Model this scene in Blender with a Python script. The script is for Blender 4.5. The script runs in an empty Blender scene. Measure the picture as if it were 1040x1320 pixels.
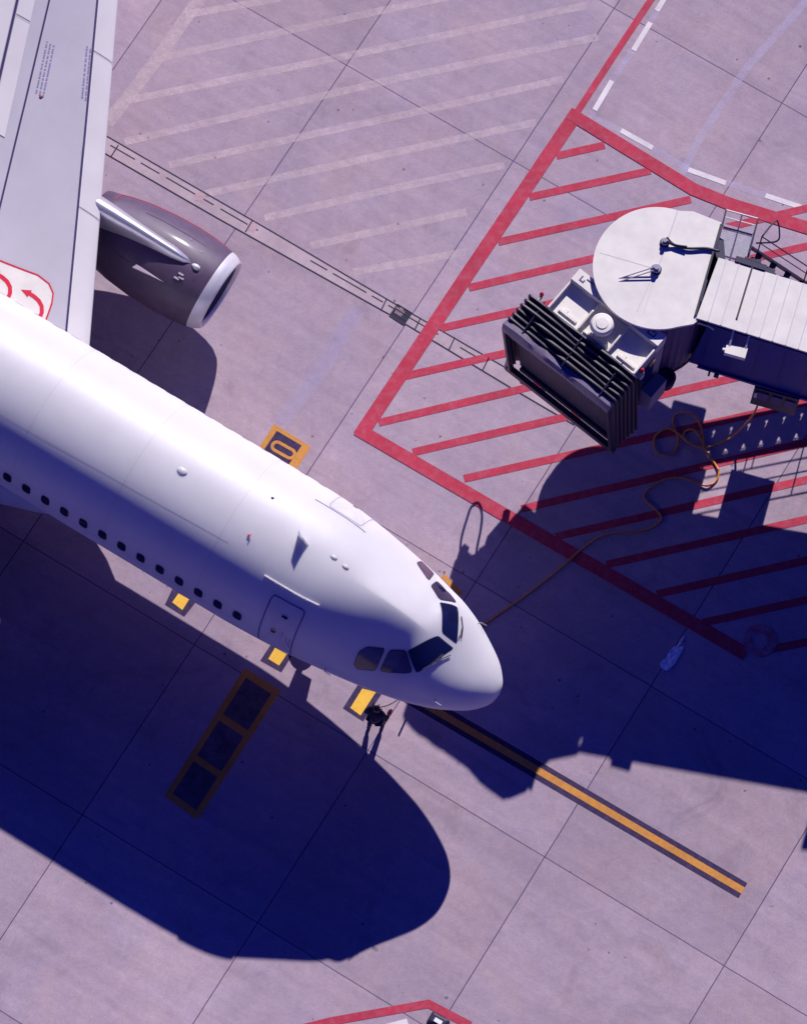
import bpy, bmesh, math, random
from mathutils import Vector, Matrix, noise
random.seed(7)
sc = bpy.context.scene
C = sc.collection
R = math.radians
# ------------------------------------------------------------------ camera, sky, sun, exposure
cam_d = bpy.data.cameras.new('camera'); cam = bpy.data.objects.new('camera', cam_d); C.objects.link(cam)
TILT, ROLL, DIST = 0.296162, 0.032682, 94.744126
vd = Vector((0, math.sin(TILT), -math.cos(TILT)))
up0 = Vector((0, math.cos(TILT), math.sin(TILT))); rt0 = Vector((1, 0, 0))
rt = rt0 * math.cos(ROLL) + up0 * math.sin(ROLL); up = up0 * math.cos(ROLL) - rt0 * math.sin(ROLL)
M = Matrix((rt, up, -vd)).transposed().to_4x4(); M.translation = -vd * DIST
cam.matrix_world = M
cam_d.sensor_fit = 'VERTICAL'; cam_d.sensor_height = 36.0; cam_d.lens = 4914.395411 / 1320 * 36
cam_d.clip_start = 1; cam_d.clip_end = 3000
sc.camera = cam
SUN = Vector((0.338, 1.333, 1.0)).normalized()      # towards the sun
elev = math.asin(SUN.z)
w = bpy.data.worlds.new('World'); sc.world = w; w.use_nodes = True
nt = w.node_tree; bg = nt.nodes['Background']
sky = nt.nodes.new('ShaderNodeTexSky'); sky.sky_type = 'NISHITA'; sky.sun_disc = False
sky.sun_elevation = elev; sky.sun_rotation = math.atan2(SUN.x, SUN.y)
tint = nt.nodes.new('ShaderNodeMix'); tint.data_type = 'RGBA'; tint.blend_type = 'MULTIPLY'
tint.inputs[0].default_value = 1.0; tint.inputs[7].default_value = (0.05, 0.10, 1.0, 1)
nt.links.new(sky.outputs[0], tint.inputs[6]); nt.links.new(tint.outputs[2], bg.inputs[0])
bg.inputs[1].default_value = 0.064
ld = bpy.data.lights.new('sun', 'SUN'); ld.energy = 5.0; ld.angle = R(0.5); ld.color = (1.0, 0.94, 0.91)
lo = bpy.data.objects.new('sun', ld); C.objects.link(lo); lo.rotation_euler = SUN.to_track_quat('Z', 'Y').to_euler()
lo.location = SUN * 120
sc.view_settings.view_transform = 'Standard'; sc.view_settings.look = 'None'
sc.view_settings.exposure = 0.12; sc.view_settings.gamma = 1.0
# ------------------------------------------------------------------ measured ground positions (metres)
RED_LINES = [(0.17, [(6.098, 14.316), (5.018, 12.464), (4.048, 10.765)]), (0.36, [(4.048, 10.765), (1.433, 6.362), (-1.093, 2.053)]), (0.34, [(-1.093, 2.053), (2.761, -0.127), (6.487, -2.222), (8.447, -3.324)]), (0.34, [(4.048, 10.765), (7.114, 8.862), (8.048, 8.491), (10.423, 7.791)])]
RED_STRIPES = [[(3.611, 9.656), (4.837, 9.998)], [(2.941, 8.503), (6.018, 9.334)], [(2.179, 7.249), (7.057, 8.584)], [(1.463, 5.986), (10.225, 8.504)], [(0.787, 4.878), (10.225, 7.467)], [(-0.169, 3.542), (10.225, 6.437)], [(-0.694, 2.312), (10.224, 5.435)], [(0.184, 1.567), (10.224, 4.376)], [(1.48, 0.92), (10.224, 3.283)], [(2.928, 0.181), (10.224, 2.218)], [(3.791, -0.515), (10.224, 1.24)], [(5.053, -1.194), (10.223, 0.208)], [(6.311, -1.909), (10.223, -0.857)], [(7.448, -2.606), (10.223, -1.876)], [(8.981, -3.247), (10.223, -2.968)]]
RING = (8.866, -3.014)
WHITE_DASHES = [[(5.967, 13.457), (5.536, 12.657)], [(4.999, 11.791), (4.563, 10.955)], [(5.248, 10.42), (6.07, 9.956)], [(6.98, 9.4), (7.945, 9.061)], [(8.957, 8.756), (9.859, 8.469)], [(6.44, 14.372), (6.124, 13.791)]]
FADED_BLUE = [(0.16, [(6.164, 13.836), (5.928, 13.434)]), (0.16, [(5.517, 12.634), (5.008, 11.813)]), (0.16, [(4.543, 10.933), (4.487, 10.737), (5.248, 10.42)]), (0.16, [(6.091, 9.935), (6.97, 9.411)]), (0.16, [(7.965, 9.062), (8.957, 8.756)]), (0.16, [(9.869, 8.449), (10.423, 8.298)]), (0.2, [(10.025, 14.237), (8.425, 12.216), (7.241, 10.233), (6.813, 9.256)])]
OLD_STRIPES = [(0.34, [(-5.622, 13.854), (-6.771, 11.894), (-7.915, 10.128)]), (0.2, [(-6.016, 13.249), (-3.629, 13.794)]), (0.2, [(-6.636, 12.007), (-0.926, 13.562), (1.169, 14.097)]), (0.2, [(-7.354, 10.814), (-0.494, 12.595), (4.293, 13.879)]), (0.2, [(-7.433, 9.652), (-0.405, 11.686), (4.609, 12.994)]), (0.2, [(-6.271, 9.052), (-0.135, 10.703), (3.729, 11.789)]), (0.2, [(-5.304, 8.299), (-0.105, 9.717), (3.056, 10.558)]), (0.2, [(-3.775, 7.696), (-0.075, 8.737), (2.287, 9.353)]), (0.2, [(-2.583, 6.978), (1.35, 8.044)]), (0.2, [(-1.475, 6.302), (1.359, 6.947)])]
SMEAR = [(-1.304, 5.326), (-1.711, 4.646), (-2.164, 3.699), (-2.809, 2.751), (-3.138, 2.228)]
TRENCH_UP = [(-8.677, 10.23), (-7.887, 9.786), (-3.522, 7.303), (-0.587, 5.601), (2.614, 3.782), (4.27, 2.852)]
TRENCH_LO = [(-8.855, 9.859), (-7.911, 9.314), (-4.978, 7.653), (-0.495, 5.187), (2.624, 3.329), (4.2, 2.419)]
TRENCH_CROSS = [[(-7.587, 9.561), (-7.758, 9.234)], [(-4.087, 7.6), (-4.242, 7.299)], [(-0.607, 5.6), (-0.734, 5.294)], [(0.271, 5.131), (0.135, 4.814)], [(1.146, 4.642), (1.0, 4.284)], [(2.02, 4.133), (1.872, 3.798)]]
GRATE = [(-0.328, 5.485), (0.051, 5.258), (-0.144, 4.929), (-0.514, 5.166)]
SQUARES = [([(-5.475, -2.29), (-5.208, -2.434), (-5.359, -2.713), (-5.619, -2.523)], [(-5.606, -2.115), (-4.979, -2.412), (-5.307, -2.88), (-5.799, -2.591)]), ([(-3.043, -3.594), (-2.75, -3.754), (-2.925, -4.043), (-3.195, -3.883)], [(-3.156, -3.529), (-2.626, -3.797), (-2.863, -4.212), (-3.391, -3.935)]), ([(-0.865, -4.557), (-0.532, -4.636), (-0.884, -5.235), (-1.143, -5.052)], [(-0.947, -4.409), (-0.368, -4.644), (-0.818, -5.383), (-1.323, -5.068)])]
ZERO_OUT = [(-3.302, 2.19), (-2.361, 1.622), (-2.738, 0.958), (-3.69, 1.495)]
ZERO_IN = [(-3.227, 2.012), (-2.595, 1.648), (-2.918, 1.094), (-3.553, 1.459)]
ZERO_RING = [(-3.21, 1.603), (-2.873, 1.421)]
CELL_OUT = [(-3.767, -4.131), (-2.857, -4.685), (-4.737, -7.968), (-5.58, -7.404)]
LEAD = [(-0.826, -4.051), (0.627, -4.875), (3.406, -6.427), (8.479, -9.271)]
BOT = [(-2.186, -13.007), (-1.269, -12.753), (0.978, -12.269), (1.993, -12.758)]
BOTW = [(-0.155, -12.828), (0.469, -12.64), (0.59, -12.953), (-0.034, -13.122)]
BLACKOBJ = (1.231, -12.69)
PERSON = (-0.51, -5.509)
CABLE = [(7.731, 2.005), (7.403, 1.929), (7.115, 2.005), (6.783, 2.274), (6.536, 2.396), (6.25, 2.213), (6.191, 1.995), (6.297, 1.74), (6.543, 1.683), (6.747, 1.841), (6.793, 2.145), (6.679, 2.487), (6.697, 2.704), (6.86, 2.818), (7.107, 2.805), (7.294, 2.616), (7.4, 2.296), (7.423, 1.951), (7.177, 1.964), (6.929, 2.15), (6.988, 2.346), (7.194, 2.366), (7.368, 2.165), (7.486, 1.824), (7.734, 1.488), (7.818, 1.275), (7.738, 1.058), (7.534, 0.922), (7.288, 1.0), (7.0, 1.097), (6.714, 1.109), (6.387, 1.012), (6.022, 0.742), (5.984, 0.527), (6.232, 0.279), (6.398, 0.071), (6.278, -0.146), (5.791, -0.333), (5.022, -0.433), (4.451, -0.813), (3.884, -1.373), (2.98, -2.142), (2.058, -2.848), (1.704, -3.177)]
HANG = [(8.63, 2.578, 2.3), (8.618, 2.537, 1.6), (8.555, 2.479, 1.0), (8.379, 2.359, 0.5), (8.085, 2.162, 0.15)]
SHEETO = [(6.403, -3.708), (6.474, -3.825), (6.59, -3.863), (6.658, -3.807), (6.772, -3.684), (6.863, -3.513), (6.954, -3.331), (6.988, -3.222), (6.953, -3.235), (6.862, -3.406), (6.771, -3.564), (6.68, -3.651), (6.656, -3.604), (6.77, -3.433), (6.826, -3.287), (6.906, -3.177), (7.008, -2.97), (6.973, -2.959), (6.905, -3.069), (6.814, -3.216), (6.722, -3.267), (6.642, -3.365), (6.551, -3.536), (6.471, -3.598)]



SHADOW_BLOCK = [(6.232, 6.745), (7.11, 6.652), (7.639, 6.321), (7.728, 5.221), (7.85, 4.595), (8.164, 4.119), (7.245, 3.381), (6.081, 3.846)]  # outline of the unseen block, drawn from its shadow mass

STUB = [(1.01, -1.611), (1.483, -2.073)]

# fuselage profile: aft x, top z, bottom z, half width, z of max width  (z relative to fuselage centre)
PR=[(-.1,-.66,-.68,.012,-.67),(-.06,-.47,-.88,.23,-.67),(.06,-.28,-1.03,.43,-.66),(.3,-.06,-1.15,.68,-.64),(.7,.17,-1.29,.94,-.57),(1.1,.42,-1.42,1.15,-.46),(1.5,.74,-1.53,1.31,-.34),
(1.8,1.02,-1.59,1.41,-.26),(2.1,1.26,-1.65,1.49,-.19),(2.4,1.44,-1.71,1.56,-.13),(2.7,1.56,-1.76,1.62,-.08),(3.1,1.67,-1.82,1.69,-.03),(3.7,1.78,-1.90,1.78,.02),(4.5,1.92,-1.98,1.87,.05),(5.5,2.02,-2.04,1.945,.03),(6.5,2.06,-2.07,1.972,-.01),(7.5,2.07,-2.07,1.975,0),
(25.,2.07,-2.07,1.975,0),(28.,2.05,-1.75,1.9,.15),(31.,1.97,-.95,1.6,.5),(34.,1.75,.0,1.05,.85),(36.5,1.4,.65,.45,1.03),(37.5,1.15,.9,.15,1.03)]
ZC=3.87
def _sl(i,k):
    a,b=PR[i-1],PR[i]; return (b[k]-a[k])/(b[0]-a[0])
def prof(x):
    x=min(max(x,-.1),37.5); 
    i=1
    while x>PR[i][0]: i+=1
    a,b=PR[i-1],PR[i]; h=b[0]-a[0]; s=(x-a[0])/h; o=[]
    for k in range(1,5):
        d=(b[k]-a[k])/h
        def tan(j):
            if j==0 or j==len(PR)-1: return d
            p,q=_sl(j,k),_sl(j+1,k)
            return 0 if p*q<=0 else 2*p*q/(p+q)
        m0=tan(i-1); m1=tan(i)
        if i==1: m0=d*1.6
        o.append((2*s**3-3*s*s+1)*a[k]+(s**3-2*s*s+s)*h*m0+(3*s*s-2*s**3)*b[k]+(s**3-s*s)*h*m1)
    return o
def nexp(x):
    def g(a,b,v): u=min(max((v-a)/(b-a),0),1); return u*u*(3-2*u)
    return 2+.22*g(.2,.8,x)*(1-g(1.3,1.7,x))-.66*g(1.6,2.2,x)*(1-g(2.6,5.0,x))
def fus(x,t):
    # t: angle, 0 = port horizontal, 90deg = crown, 180 = starboard
    T,B,w,zm=prof(x); c,s=math.cos(t),math.sin(t)
    if s>=0:
        e=2/nexp(x); y=w*math.copysign(abs(c)**e,c); z=zm+(T-zm)*s**e
    else:
        y=w*c; z=zm+(zm-B)*s
    return (x,y,z+ZC)
# ------------------------------------------------------------------ materials
MATS = {}
def mat(name, col, rough=.6, metal=0., coat=0., nscale=0, namt=0., bump=0., spec=.5, alt=None, stretch=None, dr=0.):
    if name in MATS: return MATS[name]
    m = bpy.data.materials.new(name); m.use_nodes = True; t = m.node_tree; b = t.nodes['Principled BSDF']
    b.inputs['Base Color'].default_value = (*col, 1); b.inputs['Roughness'].default_value = rough
    b.inputs['Diffuse Roughness'].default_value = dr; b.inputs['Metallic'].default_value = metal; b.inputs['Coat Weight'].default_value = coat; b.inputs['Coat Roughness'].default_value = .12
    b.inputs['Specular IOR Level'].default_value = spec
    if nscale:
        g = t.nodes.new('ShaderNodeTexCoord'); mp = t.nodes.new('ShaderNodeMapping'); n = t.nodes.new('ShaderNodeTexNoise')
        if stretch: mp.inputs['Scale'].default_value = stretch
        n.inputs['Scale'].default_value = nscale; n.inputs['Detail'].default_value = 7; n.inputs['Roughness'].default_value = .65
        t.links.new(g.outputs['Object'], mp.inputs[0]); t.links.new(mp.outputs[0], n.inputs[0])
        cr = t.nodes.new('ShaderNodeValToRGB'); a = alt or tuple(c * (1 - namt) for c in col)
        cr.color_ramp.elements[0].position = .35; cr.color_ramp.elements[1].position = .65
        cr.color_ramp.elements[0].color = (*a, 1); cr.color_ramp.elements[1].color = (*col, 1)
        t.links.new(n.outputs['Fac'], cr.inputs[0]); t.links.new(cr.outputs[0], b.inputs['Base Color'])
        if bump:
            bp = t.nodes.new('ShaderNodeBump'); bp.inputs['Strength'].default_value = bump; bp.inputs['Distance'].default_value = .02
            t.links.new(n.outputs['Fac'], bp.inputs['Height']); t.links.new(bp.outputs[0], b.inputs['Normal'])
    MATS[name] = m; return m
M_WHITE = mat('aircraft_white', (.745, .73, .75), .5, coat=.08, nscale=.9, namt=.05, dr=1.)
_b = M_WHITE.node_tree.nodes['Principled BSDF']; _b.subsurface_method = 'BURLEY'; _b.inputs['Subsurface Weight'].default_value = .35; _b.inputs['Subsurface Radius'].default_value = (1., 1., 1.); _b.inputs['Subsurface Scale'].default_value = .35  # non-physical scattering added to soften the shade edge and lift the shaded side
M_WING = mat('wing_grey', (.53, .50, .56), .42, coat=.2, nscale=.9, namt=.07)
M_SLAT = mat('slat_grey', (.70, .665, .68), .4, coat=.2, nscale=1.1, namt=.06)
M_LINE = mat('panel_gap', (.035, .02, .11), .7)
M_FAINT = mat('panel_seam', (.42, .38, .50), .6)
M_DOORLINE = mat('door_outline', (.10, .10, .32), .6)
M_STENCIL = mat('stencil_text', (.25, .22, .38), .7)
M_GLASS = mat('cockpit_glass', (.008, .01, .05), .06, coat=.6)
M_GLASSW = mat('cockpit_glass_warm', (.10, .06, .12), .12, coat=.6, nscale=3, namt=.5)
M_FRAME = mat('window_seal', (.03, .02, .08), .6)
M_REDW = mat('red_warning', (.62, .015, .05), .5)
M_NAC = mat('nacelle_plum', (.10, .062, .125), .55, coat=.1, nscale=2.5, namt=.3)
M_LIP = mat('inlet_lip_metal', (.74, .72, .78), .4, metal=.3, nscale=4, namt=.1)
M_CHROME = mat('pylon_metal', (.68, .66, .73), .34, metal=.7, nscale=2, namt=.08)
M_DARKIN = mat('inlet_dark', (.12, .11, .2), .5)
M_BLADE = mat('fan_blade', (.1, .1, .14), .35, metal=.8)
M_TYRE = mat('tyre_rubber', (.02, .018, .025), .8)
M_STRUT = mat('gear_metal', (.45, .45, .5), .35, metal=.6)
M_ROOF = mat('bridge_roof_white', (.78, .74, .69), .6, nscale=2.2, namt=.13)
M_ROOFD = mat('bridge_roof_seam', (.58, .53, .58), .7)
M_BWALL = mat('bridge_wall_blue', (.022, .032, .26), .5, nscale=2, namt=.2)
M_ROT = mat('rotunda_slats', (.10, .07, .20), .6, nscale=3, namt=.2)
M_CAB = mat('cab_grey', (.34, .30, .40), .6, nscale=3, namt=.15)
M_RUB = mat('bellows_fabric', (.04, .03, .065), .45, nscale=5, namt=.3)
M_CUSHLIT = mat('bumper_cushion_lit', (.20, .155, .24), .55, nscale=8, namt=.25)
M_BLACK = mat('black_steel', (.03, .025, .06), .5)
M_STEEL = mat('galvanised_steel', (.42, .42, .5), .4, metal=.5, nscale=9, namt=.2)
M_BEACON = mat('beacon_red', (.55, .02, .04), .3)
M_HOSE = mat('orange_hose', (.75, .27, .06), .45, nscale=6, namt=.15)
M_BHOSE = mat('black_hose', (.02, .018, .04), .5)
M_PALE = mat('near_white', (.95, .95, .96), .3, nscale=8, namt=.1)
# paint laid on concrete: worn by noise
def paint(name, col, wear=.25, under=(.37, .28, .37), thr=.62, scale=3.0, alpha=None):
    m = bpy.data.materials.new(name); m.use_nodes = True; t = m.node_tree; b = t.nodes['Principled BSDF']; b.inputs['Roughness'].default_value = .75
    b.inputs['Specular IOR Level'].default_value = .25
    g = t.nodes.new('ShaderNodeNewGeometry')
    n = t.nodes.new('ShaderNodeTexNoise'); n.inputs['Scale'].default_value = scale; n.inputs['Detail'].default_value = 10; n.inputs['Roughness'].default_value = .75
    t.links.new(g.outputs['Position'], n.inputs[0])
    n2 = t.nodes.new('ShaderNodeTexNoise'); n2.inputs['Scale'].default_value = 1.1; n2.inputs['Detail'].default_value = 4
    t.links.new(g.outputs['Position'], n2.inputs[0])
    mr = t.nodes.new('ShaderNodeMapRange'); mr.inputs[1].default_value = thr - .1; mr.inputs[2].default_value = thr + .12; mr.inputs[4].default_value = wear
    t.links.new(n.outputs['Fac'], mr.inputs[0])
    v = t.nodes.new('ShaderNodeMapRange'); v.inputs[1].default_value = .3; v.inputs[2].default_value = .7; v.inputs[3].default_value = .86; v.inputs[4].default_value = 1.08
    t.links.new(n2.outputs['Fac'], v.inputs[0])
    mx = t.nodes.new('ShaderNodeMix'); mx.data_type = 'RGBA'; mx.inputs[6].default_value = (*col, 1); mx.inputs[7].default_value = (*under, 1)
    t.links.new(mr.outputs[0], mx.inputs[0])
    ml = t.nodes.new('ShaderNodeMix'); ml.data_type = 'RGBA'; ml.blend_type = 'MULTIPLY'; ml.inputs[0].default_value = 1
    t.links.new(mx.outputs[2], ml.inputs[6]); t.links.new(v.outputs[0], ml.inputs[7]); t.links.new(ml.outputs[2], b.inputs['Base Color'])
    if alpha:      # thin residue of old paint: the concrete shows through it
        n3 = t.nodes.new('ShaderNodeTexNoise'); n3.inputs['Scale'].default_value = 4.5; n3.inputs['Detail'].default_value = 12; n3.inputs['Roughness'].default_value = .8
        t.links.new(g.outputs['Position'], n3.inputs[0]); r3 = t.nodes.new('ShaderNodeMapRange'); r3.inputs[1].default_value = .38; r3.inputs[2].default_value = .62; r3.inputs[3].default_value = alpha * .25; r3.inputs[4].default_value = alpha
        t.links.new(n3.outputs['Fac'], r3.inputs[0]); t.links.new(r3.outputs[0], b.inputs['Alpha'])
    return m
P_RED = paint('red_paint', (.47, .035, .075), .45, under=(.42, .16, .22), thr=.56, scale=5)
P_WHITE = paint('white_paint', (.74, .68, .70), .4)
P_FBLUE = paint('faded_blue_paint', (.70, .64, .88), .3, under=(.55, .5, .7), thr=.5, alpha=.42)
P_OLD = paint('old_stripe_ghost', (.86, .70, .72), .25, under=(.7, .56, .6), thr=.5, scale=5, alpha=.5)
P_OLD2 = paint('smear_ghost', (.60, .54, .80), .2, under=(.5, .45, .65), thr=.5, scale=4, alpha=.34)
P_YEL = paint('yellow_paint', (.64, .285, .05), .8, under=(.45, .20, .09), thr=.52, scale=9)
P_YELB = paint('bright_yellow_paint', (.86, .52, .07), .5, under=(.7, .33, .06), thr=.55, scale=9)
P_ORA = paint('orange_paint', (.62, .27, .05), .5, under=(.35, .2, .1), thr=.55, scale=7)
P_BLK = paint('black_paint', (.035, .02, .075), .5, under=(.11, .07, .15), thr=.55, scale=8)
P_BLK2 = paint('black_paint_deep', (.07, .05, .08), .6, under=(.2, .15, .2), thr=.5)
P_CHAN = paint('channel_concrete', (.48, .375, .41), .6, thr=.5, scale=6)
P_PINK = paint('pink_smudge', (.48, .22, .27), .95, under=(.46, .355, .40), thr=.44, scale=11)
M_SLOT = mat('slot_dark', (.025, .02, .05), .9)

# ------------------------------------------------------------------ helpers
def link(o, parent=None):
    C.objects.link(o)
    if parent is not None: o.parent = parent
    return o
def empty(name, loc=(0, 0, 0), rz=0.):
    o = bpy.data.objects.new(name, None); o.location = loc; o.rotation_euler = (0, 0, rz); o.empty_display_size = .5
    return link(o)
def tag(o, label=None, cat=None, group=None, kind=None):
    if label: o['label'] = label
    if cat: o['category'] = cat
    if group: o['group'] = group
    if kind: o['kind'] = kind
    return o
class B:
    """collects geometry in the space of its root"""
    def __init__(s): s.v = []; s.f = []; s.m = []; s.mi = 0
    def add(s, vs, fs):
        k = len(s.v); s.v += [tuple(v) for v in vs]; s.f += [tuple(k + i for i in f) for f in fs]; s.m += [s.mi] * len(fs); return s
    def box(s, c, size, ax=None, ay=None, az=None):
        ax = Vector(ax or (1, 0, 0)).normalized(); ay = Vector(ay or (0, 1, 0)).normalized(); az = Vector(az) if az else ax.cross(ay)
        c = Vector(c); h = [x / 2 for x in size]
        vs = [c + ax * h[0] * i + ay * h[1] * j + az * h[2] * k for i in (-1, 1) for j in (-1, 1) for k in (-1, 1)]
        return s.add(vs, [(0, 1, 3, 2), (4, 6, 7, 5), (0, 4, 5, 1), (2, 3, 7, 6), (0, 2, 6, 4), (1, 5, 7, 3)])
    def beam(s, a, b, w, h, up=(0, 0, 1)):
        a = Vector(a); b = Vector(b); d = (b - a).normalized(); u = Vector(up); sd = d.cross(u).normalized(); u = sd.cross(d)
        return s.box((a + b) / 2, ((b - a).length, w, h), d, sd, u)
    def tube(s, pts, r, n=8, cap=True, closed=False):
        pts = [Vector(p) for p in pts]; L = len(pts); rings = []; prev = None
        rs = r if isinstance(r, (list, tuple)) else [r] * L
        for i, p in enumerate(pts):
            if closed: d = pts[(i + 1) % L] - pts[i - 1]
            else: d = pts[min(i + 1, L - 1)] - pts[max(i - 1, 0)]
            d = d.normalized() if d.length > 1e-9 else Vector((0, 0, 1))
            if prev is None:
                a = Vector((0, 0, 1)) if abs(d.z) < .9 else Vector((1, 0, 0)); u = d.cross(a).normalized()
            else: u = (prev - d * prev.dot(d)).normalized()
            prev = u; v = d.cross(u)
            rings.append([p + (u * math.cos(2 * math.pi * k / n) + v * math.sin(2 * math.pi * k / n)) * rs[i] for k in range(n)])
        vs = [q for g in rings for q in g]; fs = []
        for i in range(L if closed else L - 1):
            j = (i + 1) % L
            for k in range(n): fs.append((i * n + k, i * n + (k + 1) % n, j * n + (k + 1) % n, j * n + k))
        if cap and not closed: fs.append(tuple(range(n))[::-1]); fs.append(tuple((L - 1) * n + k for k in range(n)))
        return s.add(vs, fs)
    def lathe(s, prof, o, ax, n=48, sy=1.):
        ax = Vector(ax).normalized(); a = Vector((0, 0, 1)) if abs(ax.z) < .9 else Vector((1, 0, 0)); u = ax.cross(a).normalized(); v = u.cross(ax)
        o = Vector(o); vs = []; fs = []
        for (x, r) in prof:
            for k in range(n):
                q = 2 * math.pi * k / n; vs.append(o + ax * x + (u * math.cos(q) + v * math.sin(q) * sy) * r)
        for i in range(len(prof) - 1):
            for k in range(n): fs.append((i * n + k, (i + 1) * n + k, (i + 1) * n + (k + 1) % n, i * n + (k + 1) % n))
        return s.add(vs, fs)
    def prism(s, poly, z0, z1):
        n = len(poly); vs = [(x, y, z0) for x, y in poly] + [(x, y, z1) for x, y in poly]
        fs = [tuple(range(n))[::-1], tuple(range(n, 2 * n))] + [(i, (i + 1) % n, n + (i + 1) % n, n + i) for i in range(n)]
        return s.add(vs, fs)
    def flat(s, poly, z): return s.add([(x, y, z) for x, y in poly], [tuple(range(len(poly)))])
    def ribbon(s, pts, w, z):
        P = [Vector((p[0], p[1])) for p in pts]; n = len(P); Lf = []; Rt = []
        for i in range(n):
            d0 = (P[i] - P[i - 1]).normalized() if i else (P[1] - P[0]).normalized()
            d1 = (P[i + 1] - P[i]).normalized() if i < n - 1 else d0
            d = (d0 + d1).normalized(); nn = Vector((-d.y, d.x)); k = w / 2 / max(.4, nn.dot(Vector((-d1.y, d1.x))))
            Lf.append(P[i] + nn * k); Rt.append(P[i] - nn * k)
        vs = [(*q, z) for q in Lf] + [(*q, z) for q in Rt]
        return s.add(vs, [(i + n, i + n + 1, i + 1, i) for i in range(n - 1)])
    def build(s, name, m, parent=None, smooth=False, world=False, fix=True):
        off = Vector((0, 0, 0))
        if world and parent is not None: off = Vector(parent.location)
        me = bpy.data.meshes.new(name); me.from_pydata([tuple(Vector(v) - off) for v in s.v], [], s.f)
        ms = m if isinstance(m, (list, tuple)) else [m]
        for q in ms: me.materials.append(q)
        for i, p in enumerate(me.polygons): p.material_index = s.m[i]
        if fix:
            bm = bmesh.new(); bm.from_mesh(me); bmesh.ops.recalc_face_normals(bm, faces=bm.faces); bm.to_mesh(me); bm.free()
        o = bpy.data.objects.new(name, me)
        if smooth: me.shade_smooth(); 
        if smooth == 'auto':
            me.set_sharp_from_angle(angle=R(35))
        return link(o, parent)
def catmull(pts, k=8):
    P = [Vector(p) for p in pts]; P = [P[0] * 2 - P[1]] + P + [P[-1] * 2 - P[-2]]; out = []
    for i in range(1, len(P) - 2):
        a, b, c, d = P[i - 1:i + 3]
        for j in range(k):
            t = j / k; out.append(.5 * ((2 * b) + (c - a) * t + (2 * a - 5 * b + 4 * c - d) * t * t + (3 * b - a - 3 * c + d) * t ** 3))
    out.append(P[-2]); return out
def zup(o):
    return o
def flat_mark(name, b, m):
    o = b.build(name, m, fix=False); o['kind'] = 'structure'
    for p in o.data.polygons:
        if p.normal.z < 0: p.flip()
    return o

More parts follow.
